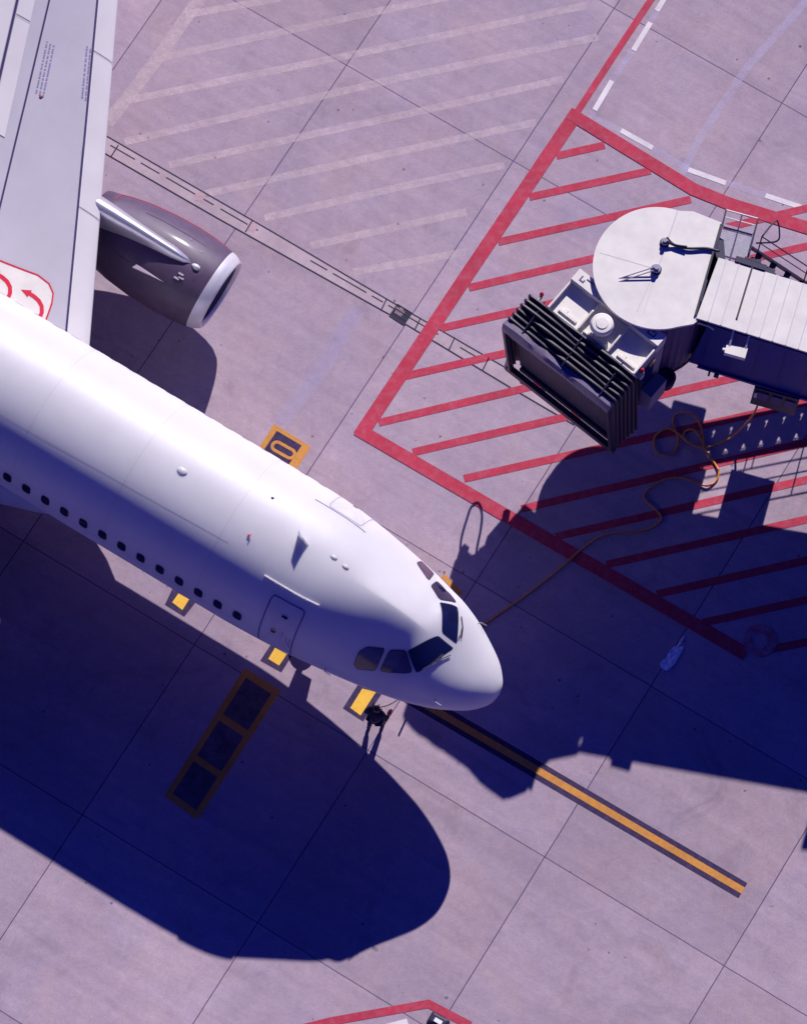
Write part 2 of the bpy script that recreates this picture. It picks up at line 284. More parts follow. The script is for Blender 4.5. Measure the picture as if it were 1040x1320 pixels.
# ------------------------------------------------------------------ ground
HX = Vector((0.86622045, -0.49966202)); VY = Vector((-0.49966202, -0.86622045)); GO = Vector((-1.17408682, 23.20232228)); GS = 5.0253
def concrete():
    m = bpy.data.materials.new('apron_concrete'); m.use_nodes = True; t = m.node_tree; N = t.nodes; L = t.links; b = N['Principled BSDF']
    b.inputs['Roughness'].default_value = .85; b.inputs['Specular IOR Level'].default_value = .2
    g = N.new('ShaderNodeNewGeometry').outputs['Position']
    def math_(op, a, bb=None, c=None):
        n = N.new('ShaderNodeMath'); n.operation = op
        for i, v in enumerate((a, bb, c)):
            if v is None: continue
            if isinstance(v, (int, float)): n.inputs[i].default_value = v
            else: L.new(v, n.inputs[i])
        return n.outputs[0]
    def dot(vec):
        n = N.new('ShaderNodeVectorMath'); n.operation = 'DOT_PRODUCT'; L.new(g, n.inputs[0]); n.inputs[1].default_value = vec; return n.outputs['Value']
    a = math_('DIVIDE', math_('SUBTRACT', dot((HX.x, HX.y, 0)), GO.dot(HX)), GS)
    c = math_('DIVIDE', math_('SUBTRACT', dot((VY.x, VY.y, 0)), GO.dot(VY)), GS)
    def noise_(scale, detail=6, rough=.6, vec=None, dist=0):
        n = N.new('ShaderNodeTexNoise'); n.inputs['Scale'].default_value = scale; n.inputs['Detail'].default_value = detail; n.inputs['Roughness'].default_value = rough
        n.inputs['Distortion'].default_value = dist; L.new(vec or g, n.inputs[0]); return n.outputs['Fac']
    wob = math_('MULTIPLY', math_('SUBTRACT', noise_(1.2, 3), .5), .0035)
    def line(v, hw):
        f = math_('ABSOLUTE', math_('SUBTRACT', math_('FRACT', math_('ADD', math_('ADD', v, wob), .5)), .5))
        return math_('LESS_THAN', f, hw / GS)
    rowc = math_('ROUND', c)
    not3 = math_('SUBTRACT', 1, math_('COMPARE', rowc, 3, .1))
    ln = math_('MAXIMUM', line(a, .013), math_('MULTIPLY', line(c, .012), not3))
    # per-slab tone
    cmb = N.new('ShaderNodeCombineXYZ'); L.new(math_('FLOOR', a), cmb.inputs[0]); L.new(math_('FLOOR', c), cmb.inputs[1])
    wn = N.new('ShaderNodeTexWhiteNoise'); wn.noise_dimensions = '2D'; L.new(cmb.outputs[0], wn.inputs[0]); slab = wn.outputs['Value']
    # broom streaks along the slab rows
    cv = N.new('ShaderNodeCombineXYZ'); L.new(math_('MULTIPLY', a, 1.2), cv.inputs[0]); L.new(math_('MULTIPLY', c, 14), cv.inputs[1])
    streak = noise_(1.0, 8, .7, cv.outputs[0], .4)
    big = noise_(.22, 5, .6, None, .5); mid = noise_(2.4, 9, .78); fine = noise_(22, 8, .85); grit = noise_(7, 10, .9); blot = noise_(.55, 7, .7, None, 1.2)
    def rng(v, a0, a1, b0, b1):
        n = N.new('ShaderNodeMapRange'); L.new(v, n.inputs[0]); n.inputs[1].default_value = a0; n.inputs[2].default_value = a1; n.inputs[3].default_value = b0; n.inputs[4].default_value = b1; return n.outputs[0]
    k = rng(slab, 0, 1, .90, 1.06)
    for v in (rng(streak, .3, .7, .90, 1.08), rng(mid, .3, .7, .94, 1.05), rng(fine, .3, .7, .80, 1.16), rng(grit, .35, .7, 1.07, .86), rng(big, .3, .7, .92, 1.07)): k = math_('MULTIPLY', k, v)
    # stains: sparse dark spots and soft patches
    vo = N.new('ShaderNodeTexVoronoi'); vo.inputs['Scale'].default_value = 3.1; L.new(g, vo.inputs[0])
    vo2 = N.new('ShaderNodeTexWhiteNoise'); L.new(vo.outputs['Color'], vo2.inputs[0])
    rad = math_('MULTIPLY', math_('GREATER_THAN', vo2.outputs['Value'], .62), math_('MULTIPLY', math_('SUBTRACT', vo2.outputs['Value'], .5), .26))
    ed = math_('ADD', vo.outputs['Distance'], math_('MULTIPLY', math_('SUBTRACT', fine, .5), .12))
    spot = rng(math_('SUBTRACT', ed, rad), -.02, .03, 1, 0)
    spot = math_('MULTIPLY', spot, math_('GREATER_THAN', mid, .5))
    dirt = math_('MULTIPLY', rng(blot, .56, .72, 0, 1), rng(fine, .35, .65, .2, 1))
    k = math_('MULTIPLY', k, math_('SUBTRACT', 1, math_('MULTIPLY', spot, .55)))
    k = math_('MULTIPLY', k, math_('SUBTRACT', 1, math_('MULTIPLY', dirt, .34)))
    cr = N.new('ShaderNodeValToRGB'); cr.color_ramp.elements[0].position = .3; cr.color_ramp.elements[1].position = .7
    cr.color_ramp.elements[0].color = (.362, .280, .366, 1); cr.color_ramp.elements[1].color = (.452, .348, .398, 1)
    L.new(math_('ADD', math_('MULTIPLY', mid, .5), math_('MULTIPLY', big, .5)), cr.inputs[0])
    hue = N.new('ShaderNodeMix'); hue.data_type = 'RGBA'; L.new(rng(noise_(.45, 6, .7, None, .8), .35, .65, 0, 1), hue.inputs[0]); hue.inputs[6].default_value = (.975, 1.0, 1.05, 1); hue.inputs[7].default_value = (1.04, 1.01, .98, 1)
    hm = N.new('ShaderNodeMix'); hm.data_type = 'RGBA'; hm.blend_type = 'MULTIPLY'; hm.inputs[0].default_value = 1; L.new(cr.outputs[0], hm.inputs[6]); L.new(hue.outputs[2], hm.inputs[7])
    mul = N.new('ShaderNodeMix'); mul.data_type = 'RGBA'; mul.blend_type = 'MULTIPLY'; mul.inputs[0].default_value = 1
    L.new(hm.outputs[2], mul.inputs[6]); L.new(k, mul.inputs[7])
    mj = N.new('ShaderNodeMix'); mj.data_type = 'RGBA'; L.new(math_('MULTIPLY', ln, rng(fine, .3, .6, .6, .95)), mj.inputs[0]); L.new(mul.outputs[2], mj.inputs[6]); mj.inputs[7].default_value = (.06, .035, .11, 1)
    L.new(mj.outputs[2], b.inputs['Base Color'])
    bp = N.new('ShaderNodeBump'); bp.inputs['Strength'].default_value = .25; bp.inputs['Distance'].default_value = .01; L.new(fine, bp.inputs['Height']); L.new(bp.outputs[0], b.inputs['Normal'])
    return m
gb = B(); gb.flat([(-900, -900), (900, -900), (900, 900), (-900, 900)], 0)
flat_mark('ground', gb, concrete())
# markings, each layer a few mm above the one below
b = B()
for w_, pts in OLD_STRIPES[1:]: b.ribbon(pts, w_, .003)
flat_mark('old_stripe_marking', b, P_OLD)
b = B(); b.ribbon(OLD_STRIPES[0][1], .34, .0045); flat_mark('old_line_marking', b, P_OLD)
b = B(); b.ribbon(SMEAR, .42, .003); flat_mark('pale_smear', b, P_OLD2)
b = B()
for i, (w_, pts) in enumerate(FADED_BLUE): b.ribbon(pts, w_, .002 + .0006 * i)
flat_mark('faded_blue_marking', b, P_FBLUE)
b = B()
for s_ in RED_STRIPES: b.ribbon(s_, .2, .008)
for i, (w_, pts) in enumerate(RED_LINES):
    e0, e1, f0_, f1_ = Vector(pts[0]), Vector(pts[1]), Vector(pts[-1]), Vector(pts[-2])
    q0 = e0 + (e0 - e1).normalized() * (w_ * .45 if i else 0); q1 = f0_ + (f0_ - f1_).normalized() * (w_ * .3)
    b.ribbon([tuple(q0)] + list(pts[1:-1]) + [tuple(q1)] , w_, .011 + .002 * i)
n = 40; rg = [(RING[0] + r_ * math.cos(2 * math.pi * k / n), RING[1] + r_ * math.sin(2 * math.pi * k / n), .021) for r_ in (.42, .2) for k in range(n)]
flat_mark('red_hatched_marking', b, P_RED)
b = B(); b.add(rg, [(k, (k + 1) % n, n + (k + 1) % n, n + k) for k in range(n)])
flat_mark('ring_marking', b, paint('worn_red_paint', (.40, .07, .11), .9, thr=.5, scale=5))
b = B()
for s_ in WHITE_DASHES: b.ribbon(s_, .135, .007)
flat_mark('white_dashed_marking', b, P_WHITE)
b = B(); b.ribbon(BOT, .2, .008); flat_mark('red_line_marking', b, P_RED)
b = B(); b.flat(BOTW, .008); flat_mark('white_patch_marking', b, P_WHITE)
b = B(); b.ribbon(LEAD, .43, .005); flat_mark('lead_in_line_border', b, P_BLK)
b = B(); b.ribbon(LEAD[:-1] + [(LEAD[-1][0] , LEAD[-1][1])], .175, .009); flat_mark('yellow_lead_in_line', b, P_YEL)
b = B(); b.ribbon(STUB, .13, .005); flat_mark('yellow_cross_line', b, P_YEL)
def scale_poly(poly, k):
    c = [sum(p[i] for p in poly) / len(poly) for i in (0, 1)]; return [(c[0] + (p[0] - c[0]) * k, c[1] + (p[1] - c[1]) * k) for p in poly]
b = B(); b.flat(ZERO_OUT, .005); b.mi = 1; b.flat(ZERO_IN, .009); b.mi = 0
ca, cb = Vector(ZERO_RING[0]), Vector(ZERO_RING[1]); dd = (cb - ca).normalized(); nn = Vector((-dd.y, dd.x))
ring = []
for r_ in (.155, .075):
    for k in range(13): q = math.pi / 2 + math.pi * k / 12; ring.append(ca + dd * math.cos(q) * r_ + nn * math.sin(q) * r_)
    for k in range(13): q = -math.pi / 2 + math.pi * k / 12; ring.append(cb + dd * math.cos(q) * r_ + nn * math.sin(q) * r_)
b.add([(*v, .013) for v in ring], [(k, (k + 1) % 26, 26 + (k + 1) % 26, 26 + k) for k in range(26)])
flat_mark('stand_number_marking', b, [P_YEL, P_BLK])
for inner, outer in SQUARES:
    b = B(); b.flat(outer, .005); b.mi = 1; b.flat(inner, .009)
    flat_mark('stop_bar_marking', b, [P_BLK, P_YELB])
# three-cell stop box
o0, o1, o2, o3 = [Vector(v) for v in CELL_OUT]
b = B(); b.flat(CELL_OUT, .005); b.mi = 1
def lerp2(u, v):
    return (o0 * (1 - u) + o1 * u) * (1 - v) + (o3 * (1 - u) + o2 * u) * v
for v0, v1 in ((.05, .335), (.385, .655), (.70, .955)):
    b.flat([lerp2(.15, v0), lerp2(.85, v0), lerp2(.85, v1), lerp2(.15, v1)], .009)
flat_mark('three_cell_marking', b, [P_ORA, P_BLK2])
# drainage channel
b = B(); up_ = TRENCH_UP; lo_ = TRENCH_LO
nU = len(up_); b.add([(*p, .003) for p in up_] + [(*p, .003) for p in lo_], [(i, i + 1, nU + i + 1, nU + i) for i in range(nU - 1)])
flat_mark('drainage_channel', b, P_CHAN)
b = B(); b.ribbon(up_, .035, .006); b.ribbon(lo_, .035, .006)
for s_ in TRENCH_CROSS: b.ribbon(s_, .03, .008)
mid_ = [((p[0] * .62 + q[0] * .38), (p[1] * .62 + q[1] * .38)) for p, q in zip(up_, lo_)]
tot = catmull([(*p, 0) for p in mid_], 24); rnd = random.Random(3); i = 0
while i < len(tot) - 6:
    k = rnd.randint(3, 8)
    if rnd.random() < .75: b.ribbon([(q.x, q.y) for q in tot[i:i + k]], .032, .0055)
    i += k
flat_mark('channel_slot', b, M_SLOT)
b = B()
for i, t_ in enumerate((.04, .34, .40, .62)):
    q = tot[int(t_ * (len(tot) - 1))]; b.flat([(q.x + r_ * math.cos(a_), q.y + r_ * math.sin(a_)) for a_, r_ in [(k * .42, .13 + .03 * math.sin(k * 2.1 + i)) for k in range(15)]], .0065)
flat_mark('pink_smudge_marking', b, P_PINK)
gr = B(); g0, g1, g2, g3 = [Vector(v) for v in GRATE]
cx = (g0 + g1 + g2 + g3) / 4
for k in range(9):
    u = k / 8; a_ = g0 * (1 - u) + g1 * u; c_ = g3 * (1 - u) + g2 * u; gr.beam((*a_, .012), (*c_, .012), .018, .012)
for v in (0, .33, .66, 1):
    a_ = g0 * (1 - v) + g3 * v; c_ = g1 * (1 - v) + g2 * v; gr.beam((*a_, .0145), (*c_, .0145), .018, .012)
go = gr.build('drain_grate', M_BLACK); tag(go, 'dark square iron grate set in the drainage channel left of the red lines', 'drain grate')
b = B(); b.flat([g0, g1, g2, g3], .0062); b.build('pit', M_SLOT, go)
# ------------------------------------------------------------------ airliner (local: +x forward from the nose, +y port)
NOSE = (2.3014171, -5.37003422, 0)
ac = empty('airliner', NOSE, math.atan2(-0.49966202, 0.86622045))
tag(ac, 'white twin-engine passenger jet parked beside the boarding bridge, seen from above', 'airliner')
def S(x, t, off=0.):
    """point on the fuselage skin: aft station x, angle t (deg), lifted off the skin"""
    a = Vector(fus(x, R(t))); e = .01
    if off:
        du = Vector(fus(x + e, R(t))) - Vector(fus(x - e, R(t))); dv = Vector(fus(x, R(t) + e)) - Vector(fus(x, R(t) - e))
        n_ = du.cross(dv).normalized(); c_ = Vector((x, 0, ZC)); 
        if n_.dot(a - c_) < 0: n_ = -n_
        a = a + n_ * off
    return Vector((-a.x, a.y, a.z))
xs = [-.1, -.095, -.08, -.06, -.03, 0, .06, .12, .2, .3, .4, .5] + [.6 + .1 * i for i in range(62)] + [6.8 + .6 * i for i in range(52)]
xs = [x for x in xs if x <= 37.5] + [37.5]
NT = 128; b = B(); vs = [S(x, 360 * k / NT) for x in xs for k in range(NT)]
fs = [(i * NT + k, i * NT + (k + 1) % NT, (i + 1) * NT + (k + 1) % NT, (i + 1) * NT + k) for i in range(len(xs) - 1) for k in range(NT)]
fs.append(tuple(range(NT))); fs.append(tuple((len(xs) - 1) * NT + k for k in range(NT)))
b.add(vs, fs); body = b.build('fuselage', M_WHITE, ac, smooth=True)
def round_poly(pts, r=.25, k=4):
    out = []; n = len(pts)
    for i in range(n):
        p0, p1, p2 = Vector(pts[i - 1]), Vector(pts[i]), Vector(pts[(i + 1) % n])
        a = p1 + (p0 - p1) * r; c = p1 + (p2 - p1) * r
        for j in range(k + 1):
            t = j / k; out.append(a * (1 - t) ** 2 + p1 * 2 * t * (1 - t) + c * t * t)
    return [tuple(v) for v in out]
def patch(bb, poly, off, rings=5):
    """skin patch: poly in (x, t) space, filled by concentric rings round its centroid"""
    n = len(poly); cx_ = sum(p[0] for p in poly) / n; ct = sum(p[1] for p in poly) / n
    vs = []; fs = []
    for j in range(rings):
        k = 1 - j / rings
        for p in poly: vs.append(S(cx_ + (p[0] - cx_) * k, ct + (p[1] - ct) * k, off))
    vs.append(S(cx_, ct, off))
    for j in range(rings - 1):
        for i in range(n): fs.append((j * n + i, j * n + (i + 1) % n, (j + 1) * n + (i + 1) % n, (j + 1) * n + i))
    for i in range(n): fs.append(((rings - 1) * n + i, (rings - 1) * n + (i + 1) % n, rings * n))
    return bb.add(vs, fs)
def skin_line(bb, pts, w, off, closed=False, step=.06):
    """thin ribbon following the skin through (x, t) points"""
    P = list(pts) + ([pts[0]] if closed else []); dense = []
    for i in range(len(P) - 1):
        a, c = P[i], P[i + 1]; L_ = (S(*a) - S(*c)).length; k = max(1, int(L_ / step))
        for j in range(k): t = j / k; dense.append((a[0] + (c[0] - a[0]) * t, a[1] + (c[1] - a[1]) * t))
    if not closed: dense.append(P[-1])
    q = [S(x, t, off) for x, t in dense]; nn_ = [(S(x, t, .1) - S(x, t)).normalized() for x, t in dense]; n = len(q); vs = []
    for i in range(n):
        d = (q[(i + 1) % n] - q[i - 1]) if closed else (q[min(i + 1, n - 1)] - q[max(0, i - 1)])
        s_ = d.normalized().cross(nn_[i]).normalized(); vs += [q[i] + s_ * w / 2, q[i] - s_ * w / 2]
    fs = [(2 * i, 2 * i + 1, 2 * ((i + 1) % n) + 1, 2 * ((i + 1) % n)) for i in range(n if closed else n - 1)]
    return bb.add(vs, fs)
def snap(P, off):
    x = -P.x; T_, B_, w_, zm = prof(x); zc_ = zm + ZC; a = math.atan2(P.z - zc_, P.y)
    if a < -math.pi / 2: a += 2 * math.pi
    lo, hi = (-math.pi / 2, 3 * math.pi / 2)
    for _ in range(40):
        m_ = (lo + hi) / 2; q = fus(x, m_); b_ = math.atan2(q[2] - zc_, q[1])
        if b_ < -math.pi / 2: b_ += 2 * math.pi
        if b_ < a: lo = m_
        else: hi = m_
    return S(x, math.degrees(lo), off)
def patch3(bb, corners, off, rad=.15, grow=1., rings=6):
    P = [S(x, t) for x, t in corners]; c_ = sum(P, Vector()) / len(P); P = [c_ + (p - c_) * grow for p in P]; n0 = len(P); bd = []
    for i in range(n0):
        p0, p1, p2 = P[i - 1], P[i], P[(i + 1) % n0]; a = p1 + (p0 - p1) * rad; e = p1 + (p2 - p1) * rad
        for j in range(5): t = j / 4; bd.append(a * (1 - t) ** 2 + p1 * 2 * t * (1 - t) + e * t * t)
        nx = p2 + (p1 - p2) * rad
        for j in range(1, 8): bd.append(e.lerp(nx, j / 8))
    n = len(bd); vs = [snap(c_ + (p - c_) * (1 - j / rings), off) for j in range(rings) for p in bd] + [snap(c_, off)]
    fs = [(j * n + i, j * n + (i + 1) % n, (j + 1) * n + (i + 1) % n, (j + 1) * n + i) for j in range(rings - 1) for i in range(n)] + [((rings - 1) * n + i, (rings - 1) * n + (i + 1) % n, rings * n) for i in range(n)]
    return bb.add(vs, fs)
# cockpit panes as (x, t) outlines on the skin
PANES = [('windshield', M_GLASS, [(2.065, 121), (1.68, 86.5), (1.275, 86.5), (1.66, 128)]),
 ('windshield', M_GLASS, [(2.075, 48), (1.70, 43), (1.27, 79), (1.65, 79.5)]),
 ('side_pane', M_GLASSW, [(2.438, 129.5), (2.125, 123), (1.77, 132), (2.18, 145), (2.43, 148)]),
 ('side_pane', M_GLASS, [(2.475, 38.5), (2.46, 25), (2.10, 25.5), (1.80, 36.5), (2.13, 44)]),
 ('rear_pane', M_GLASSW, [(3.025, 153), (3.04, 141), (2.925, 135.5), (2.56, 130.5), (2.545, 150), (2.91, 155.5)]),
 ('rear_pane', M_GLASSW, [(3.08, 27), (3.05, 13), (2.66, 15), (2.61, 34.5)])]
for nm, m_, pts in PANES:
    b = B(); patch3(b, pts, .012, .10 if nm == 'windshield' else .2); pn = b.build(nm, m_, ac, smooth=True)
    b = B(); patch3(b, pts, .007, .10 if nm == 'windshield' else .2, 1.07); b.build('seal', M_FRAME, pn, smooth=True)
# wipers along the lower edge of the windshields
for pts in ([(1.245, 92), (1.42, 104), (1.60, 122)], [(1.50, 112), (1.44, 103), (1.40, 96)], [(1.245, 72), (1.35, 61), (1.52, 50)], [(1.36, 62), (1.31, 68), (1.30, 74)]):
    b = B(); b.tube([S(x, t, .03) for x, t in pts], .013, 6); b.build('wiper', M_BLACK, ac)
# cabin windows, both sides
def cabin_window(x, t0):
    pl = [(x + .115 * math.copysign(abs(math.cos(q)) ** .65, math.cos(q)), t0 + 4.9 * math.copysign(abs(math.sin(q)) ** .65, math.sin(q))) for q in [2 * math.pi * k / 20 for k in range(20)]]
    b = B(); patch(b, pl, .004, 3); wo = b.build('cabin_window', M_GLASS, ac, smooth=True)
    pl2 = [(x + (p[0] - x) * 1.16, t0 + (p[1] - t0) * 1.16) for p in pl]
    b = B(); patch(b, pl2, .002, 3); b.build('surround', M_FAINT, wo, smooth=True)
for k in range(34):
    cabin_window(5.97 + .536 * k, 164.3)
    if k < 30: cabin_window(5.97 + .536 * k, 15.7)
# cabin doors with rain gutter
def door(sgn):
    T_ = (lambda t: t) if sgn < 0 else (lambda t: 180 - t)
    out = round_poly([(5.36, T_(129)), (4.51, T_(129)), (4.51, T_(188)), (5.36, T_(188))], .09, 4)
    b = B(); patch(b, out, .003, 8); d = b.build('door', M_WHITE, ac, smooth=True)
    b = B(); skin_line(b, out, .035 if sgn < 0 else .02, .007, True); b.build('door_seam', M_DOORLINE if sgn < 0 else M_FAINT, d)
    b = B(); pl = [(5.03 + .07 * math.cos(q), T_(158.5) + 2.6 * math.sin(q)) for q in [k * math.pi / 8 for k in range(16)]]
    patch(b, pl, .010, 2); b.build('door_window', M_GLASS, d)
    if sgn < 0:
        b = B(); b.box(S(4.89, T_(141), .02), (.14, .05, .03)); b.build('handle', M_FRAME, d)
        b = B()
        for pts_ in ([(4.80, 155), (4.78, 161)], [(4.70, 157), (4.66, 166)], [(4.62, 160), (4.55, 162)], [(4.66, 165), (4.54, 170)], [(4.60, 163), (4.58, 168)]):
            b = B(); skin_line(b, [(x, T_(t)) for x, t in pts_], .02, .009); b.build('stencil', M_STENCIL, d)
    b = B(); g_ = [(5.745, T_(120.3)), (5.2, T_(120.4)), (4.31, T_(120.6))]; P_ = []
    for i in range(len(g_) - 1):
        for j in range(8): t = j / 8; P_.append((g_[i][0] * (1 - t) + g_[i + 1][0] * t, g_[i][1] * (1 - t) + g_[i + 1][1] * t))
    P_.append(g_[-1]); b.tube([S(x, t, .02) for x, t in P_], .024, 6); b.build('rain_gutter', M_WHITE, ac)
door(-1)
def port_door():
    out = round_poly([(5.42, 49), (4.53, 46), (4.48, -8), (5.42, -8)], .09, 4)
    b = B(); patch(b, out, .003, 8); d = b.build('door', M_WHITE, ac, smooth=True)
    b = B(); skin_line(b, out, .022, .007, True); b.build('door_seam', M_FAINT, d)
    b = B(); pl = [(5.0 + .07 * math.cos(q), 21 + 2.6 * math.sin(q)) for q in [k * math.pi / 8 for k in range(16)]]; patch(b, pl, .010, 2); b.build('door_window', M_GLASS, d)
    b = B(); b.tube([S(5.755 - 1.39 * k / 14, 51 - 3 * k / 14, .006) for k in range(15)], .014, 6); b.build('rain_gutter', M_FAINT, ac)
port_door()
# skin seams
M_SEAM2 = mat('skin_joint', (.53, .51, .57), .6)
b = B(); skin_line(b, [(6.85, 114), (9, 116), (11.83, 118.5), (13.1, 119.5), (20, 119.5)], .012, .004, step=.25)
for x in (17.2,): skin_line(b, [(x, t) for t in range(15, 166, 10)], .008, .004)
skin_line(b, [(6.1, 171.5), (9, 171.5), (12.6, 171.5), (17, 171.5)], .012, .004, step=.25)
b.build('skin_seam', M_FAINT, ac)
for x_ in (2.0 + 5.1, 9.7, 12.3, 14.9):
    b = B(); skin_line(b, [(x_, t) for t in range(10, 176, 8)], .008, .003); b.build('skin_seam', M_SEAM2, ac)
# antennas and small roof fittings
b = B(); p0, p1 = S(5.56, 84.5), S(5.22, 87.5)
bl = [Vector(p0), Vector(p1) , Vector(p1) + Vector((-.16, 0, .40)), Vector(p0) + Vector((.02, 0, .40))]
b.add([v + Vector((0, .018, 0)) for v in bl] + [v - Vector((0, .018, 0)) for v in bl], [(0, 1, 2, 3), (7, 6, 5, 4), (0, 4, 5, 1), (1, 5, 6, 2), (2, 6, 7, 3), (3, 7, 4, 0)])
b.build('blade_antenna', M_WHITE, ac)
def bump(x, t, l, w_, h, nm, m_):
    b = B(); o_ = S(x, t, -.01); nn_ = (S(x, t, .2) - S(x, t)).normalized(); ax = Vector((1, 0, 0)); ay = nn_.cross(ax).normalized(); vs = []; fs = []; n = 16
    for j in range(5):
        q = j / 5 * math.pi / 2
        for k in range(n): a_ = 2 * math.pi * k / n; vs.append(o_ + ax * math.cos(a_) * l * math.cos(q) + ay * math.sin(a_) * w_ * math.cos(q) + nn_ * h * math.sin(q))
    vs.append(o_ + nn_ * h)
    for j in range(4):
        for k in range(n): fs.append((j * n + k, j * n + (k + 1) % n, (j + 1) * n + (k + 1) % n, (j + 1) * n + k))
    for k in range(n): fs.append((4 * n + k, 4 * n + (k + 1) % n, 5 * n))
    b.add(vs, fs); b.build(nm, m_, ac, smooth=True)
bump(8.66, 88.5, .14, .10, .07, 'dome_antenna', M_WHITE)
bump(4.59, 84, .10, .06, .05, 'roof_bump', M_WHITE); bump(4.25, 84.5, .10, .06, .05, 'roof_bump', M_WHITE)
bump(6.55, 71, .04, .04, .03, 'roof_light', M_FRAME); bump(14.6, 86, .3, .12, .1, 'dome_antenna', M_WHITE)
b = B(); q0 = S(6.52, 102.5); b.box(q0 + Vector((0, 0, .03)), (.06, .015, .05)); b.box(q0 + Vector((.04, 0, .06)), (.02, .07, .02)); b.build('probe', M_REDW, ac)
for x, t in ((1.05, 153), (1.15, 27), (3.6, 176), (3.6, 4)):
    b = B(); a_ = S(x, t, 0); o_ = S(x, t, .09); b.tube([a_, o_, o_ + Vector((.16, 0, 0))], [.014, .012, .009], 6); b.build('pitot_probe', M_STRUT, ac)
# belly fairing
b = B(); n = 28; vs = []; xs_ = [9.3, 9.7, 10.3, 11.0, 11.9, 12.7, 14.2, 16, 18, 20, 21.5, 22.6]; ws = [.1, .55, 1.05, 1.48, 1.84, 2.10, 2.22, 2.22, 2.2, 2.1, 1.6, .6]; hs = [.1, .45, .75, 1.0, 1.25, 1.4, 1.5, 1.5, 1.5, 1.4, 1.0, .4]
for x, w_, h in zip(xs_, ws, hs):
    for k in range(n):
        q = 2 * math.pi * k / n; c_, s_ = math.cos(q), math.sin(q)
        vs.append(Vector((-x, w_ * math.copysign(abs(c_) ** .8, c_), 2.62 + (h * .72 if s_ > 0 else h * .78) * math.copysign(abs(s_) ** .8, s_) - .1)))
b.add(vs, [(i * n + k, i * n + (k + 1) % n, (i + 1) * n + (k + 1) % n, (i + 1) * n + k) for i in range(len(xs_) - 1) for k in range(n)]); b.build('belly_fairing', M_WHITE, ac, smooth=True)
# ---- wings
def le(y): return 12.88 + .537 * (y - 2.19)
def te(y): return 19.2 + .03 * y if y < 6.4 else 19.39 + (y - 6.4) * .27
def zc(y): return 2.98 + .092 * (y - 2)
def foil(y, c):
    L_ = te(y) - le(y); tk = (.125 if y < 6.4 else .11) * L_
    f = 5 * tk * (.2969 * math.sqrt(max(c, 0)) - .126 * c - .3516 * c * c + .2843 * c ** 3 - .1015 * c ** 4)
    return f
def top(x, y):
    L_ = te(y) - le(y); c = min(max((x - le(y)) / L_, 0), 1); return zc(y) + foil(y, c) * .72 - .02 * c * L_ * .3
def wpt(x, y, off=0., sgn=1): return Vector((-x, y * sgn, top(x, y) + off))
ys = [0.5, 1.2, 2, 3, 4, 5, 6.4, 8, 10, 12, 14, 16, 17.05]; cs = [(1 - math.cos(math.pi * k / 18)) / 2 for k in range(19)]
def wing(sgn):
    b = B(); n = 36; vs = []
    for y in ys:
        L_ = te(y) - le(y)
        for k in range(19): c = cs[18 - k]; vs.append(Vector((-(le(y) + c * L_), y * sgn, zc(y) + foil(y, c) * .72 - .006 * c * L_)))
        for k in range(1, 18): c = cs[k]; vs.append(Vector((-(le(y) + c * L_), y * sgn, zc(y) - foil(y, c) * .5 - .006 * c * L_)))
    fs = [(i * n + k, i * n + (k + 1) % n, (i + 1) * n + (k + 1) % n, (i + 1) * n + k) for i in range(len(ys) - 1) for k in range(n)]
    fs.append(tuple((len(ys) - 1) * n + k for k in range(n))); fs.append(tuple(range(n)))
    b.add(vs, fs); wg = b.build('wing', M_WING, ac, smooth='auto')
    return wg
def wpatch(bb, y0, y1, xf0, xf1, off, sgn=1, ny=8, nx=6):
    """patch of the upper wing skin between spanwise stations; xf(y) gives its edges"""
    vs = []
    for i in range(ny + 1):
        y = y0 + (y1 - y0) * i / ny
        for j in range(nx + 1):
            x = xf0(y) + (xf1(y) - xf0(y)) * j / nx; vs.append(wpt(x, y, off, sgn))
    m = nx + 1
    bb.add(vs, [(i * m + j, i * m + j + 1, (i + 1) * m + j + 1, (i + 1) * m + j) for i in range(ny) for j in range(nx)])
def wline(bb, pts, w_, off, sgn=1, step=.3):
    dense = []
    for i in range(len(pts) - 1):
        a, c = Vector(pts[i]), Vector(pts[i + 1]); k = max(1, int((a - c).length / step))
        for j in range(k): dense.append(a + (c - a) * j / k)
    dense.append(Vector(pts[-1])); n = len(dense); vs = []
    for i, q in enumerate(dense):
        d = (dense[min(i + 1, n - 1)] - dense[max(i - 1, 0)]).normalized(); s_ = Vector((-d.y, d.x)) * w_ / 2
        for e in (q + s_, q - s_): vs.append(wpt(e.x, e.y, off, sgn))
    bb.add(vs, [(2 * i, 2 * i + 1, 2 * i + 3, 2 * i + 2) for i in range(n - 1)])
slx = lambda y: 13.52 + .526 * (y - 2.17)           # rear edge of the slats
rx = lambda y: 16.65 + .368 * (y - 4.0)              # spoiler hinge line
ux = lambda y: 18.53 + .378 * (y - 6.87)
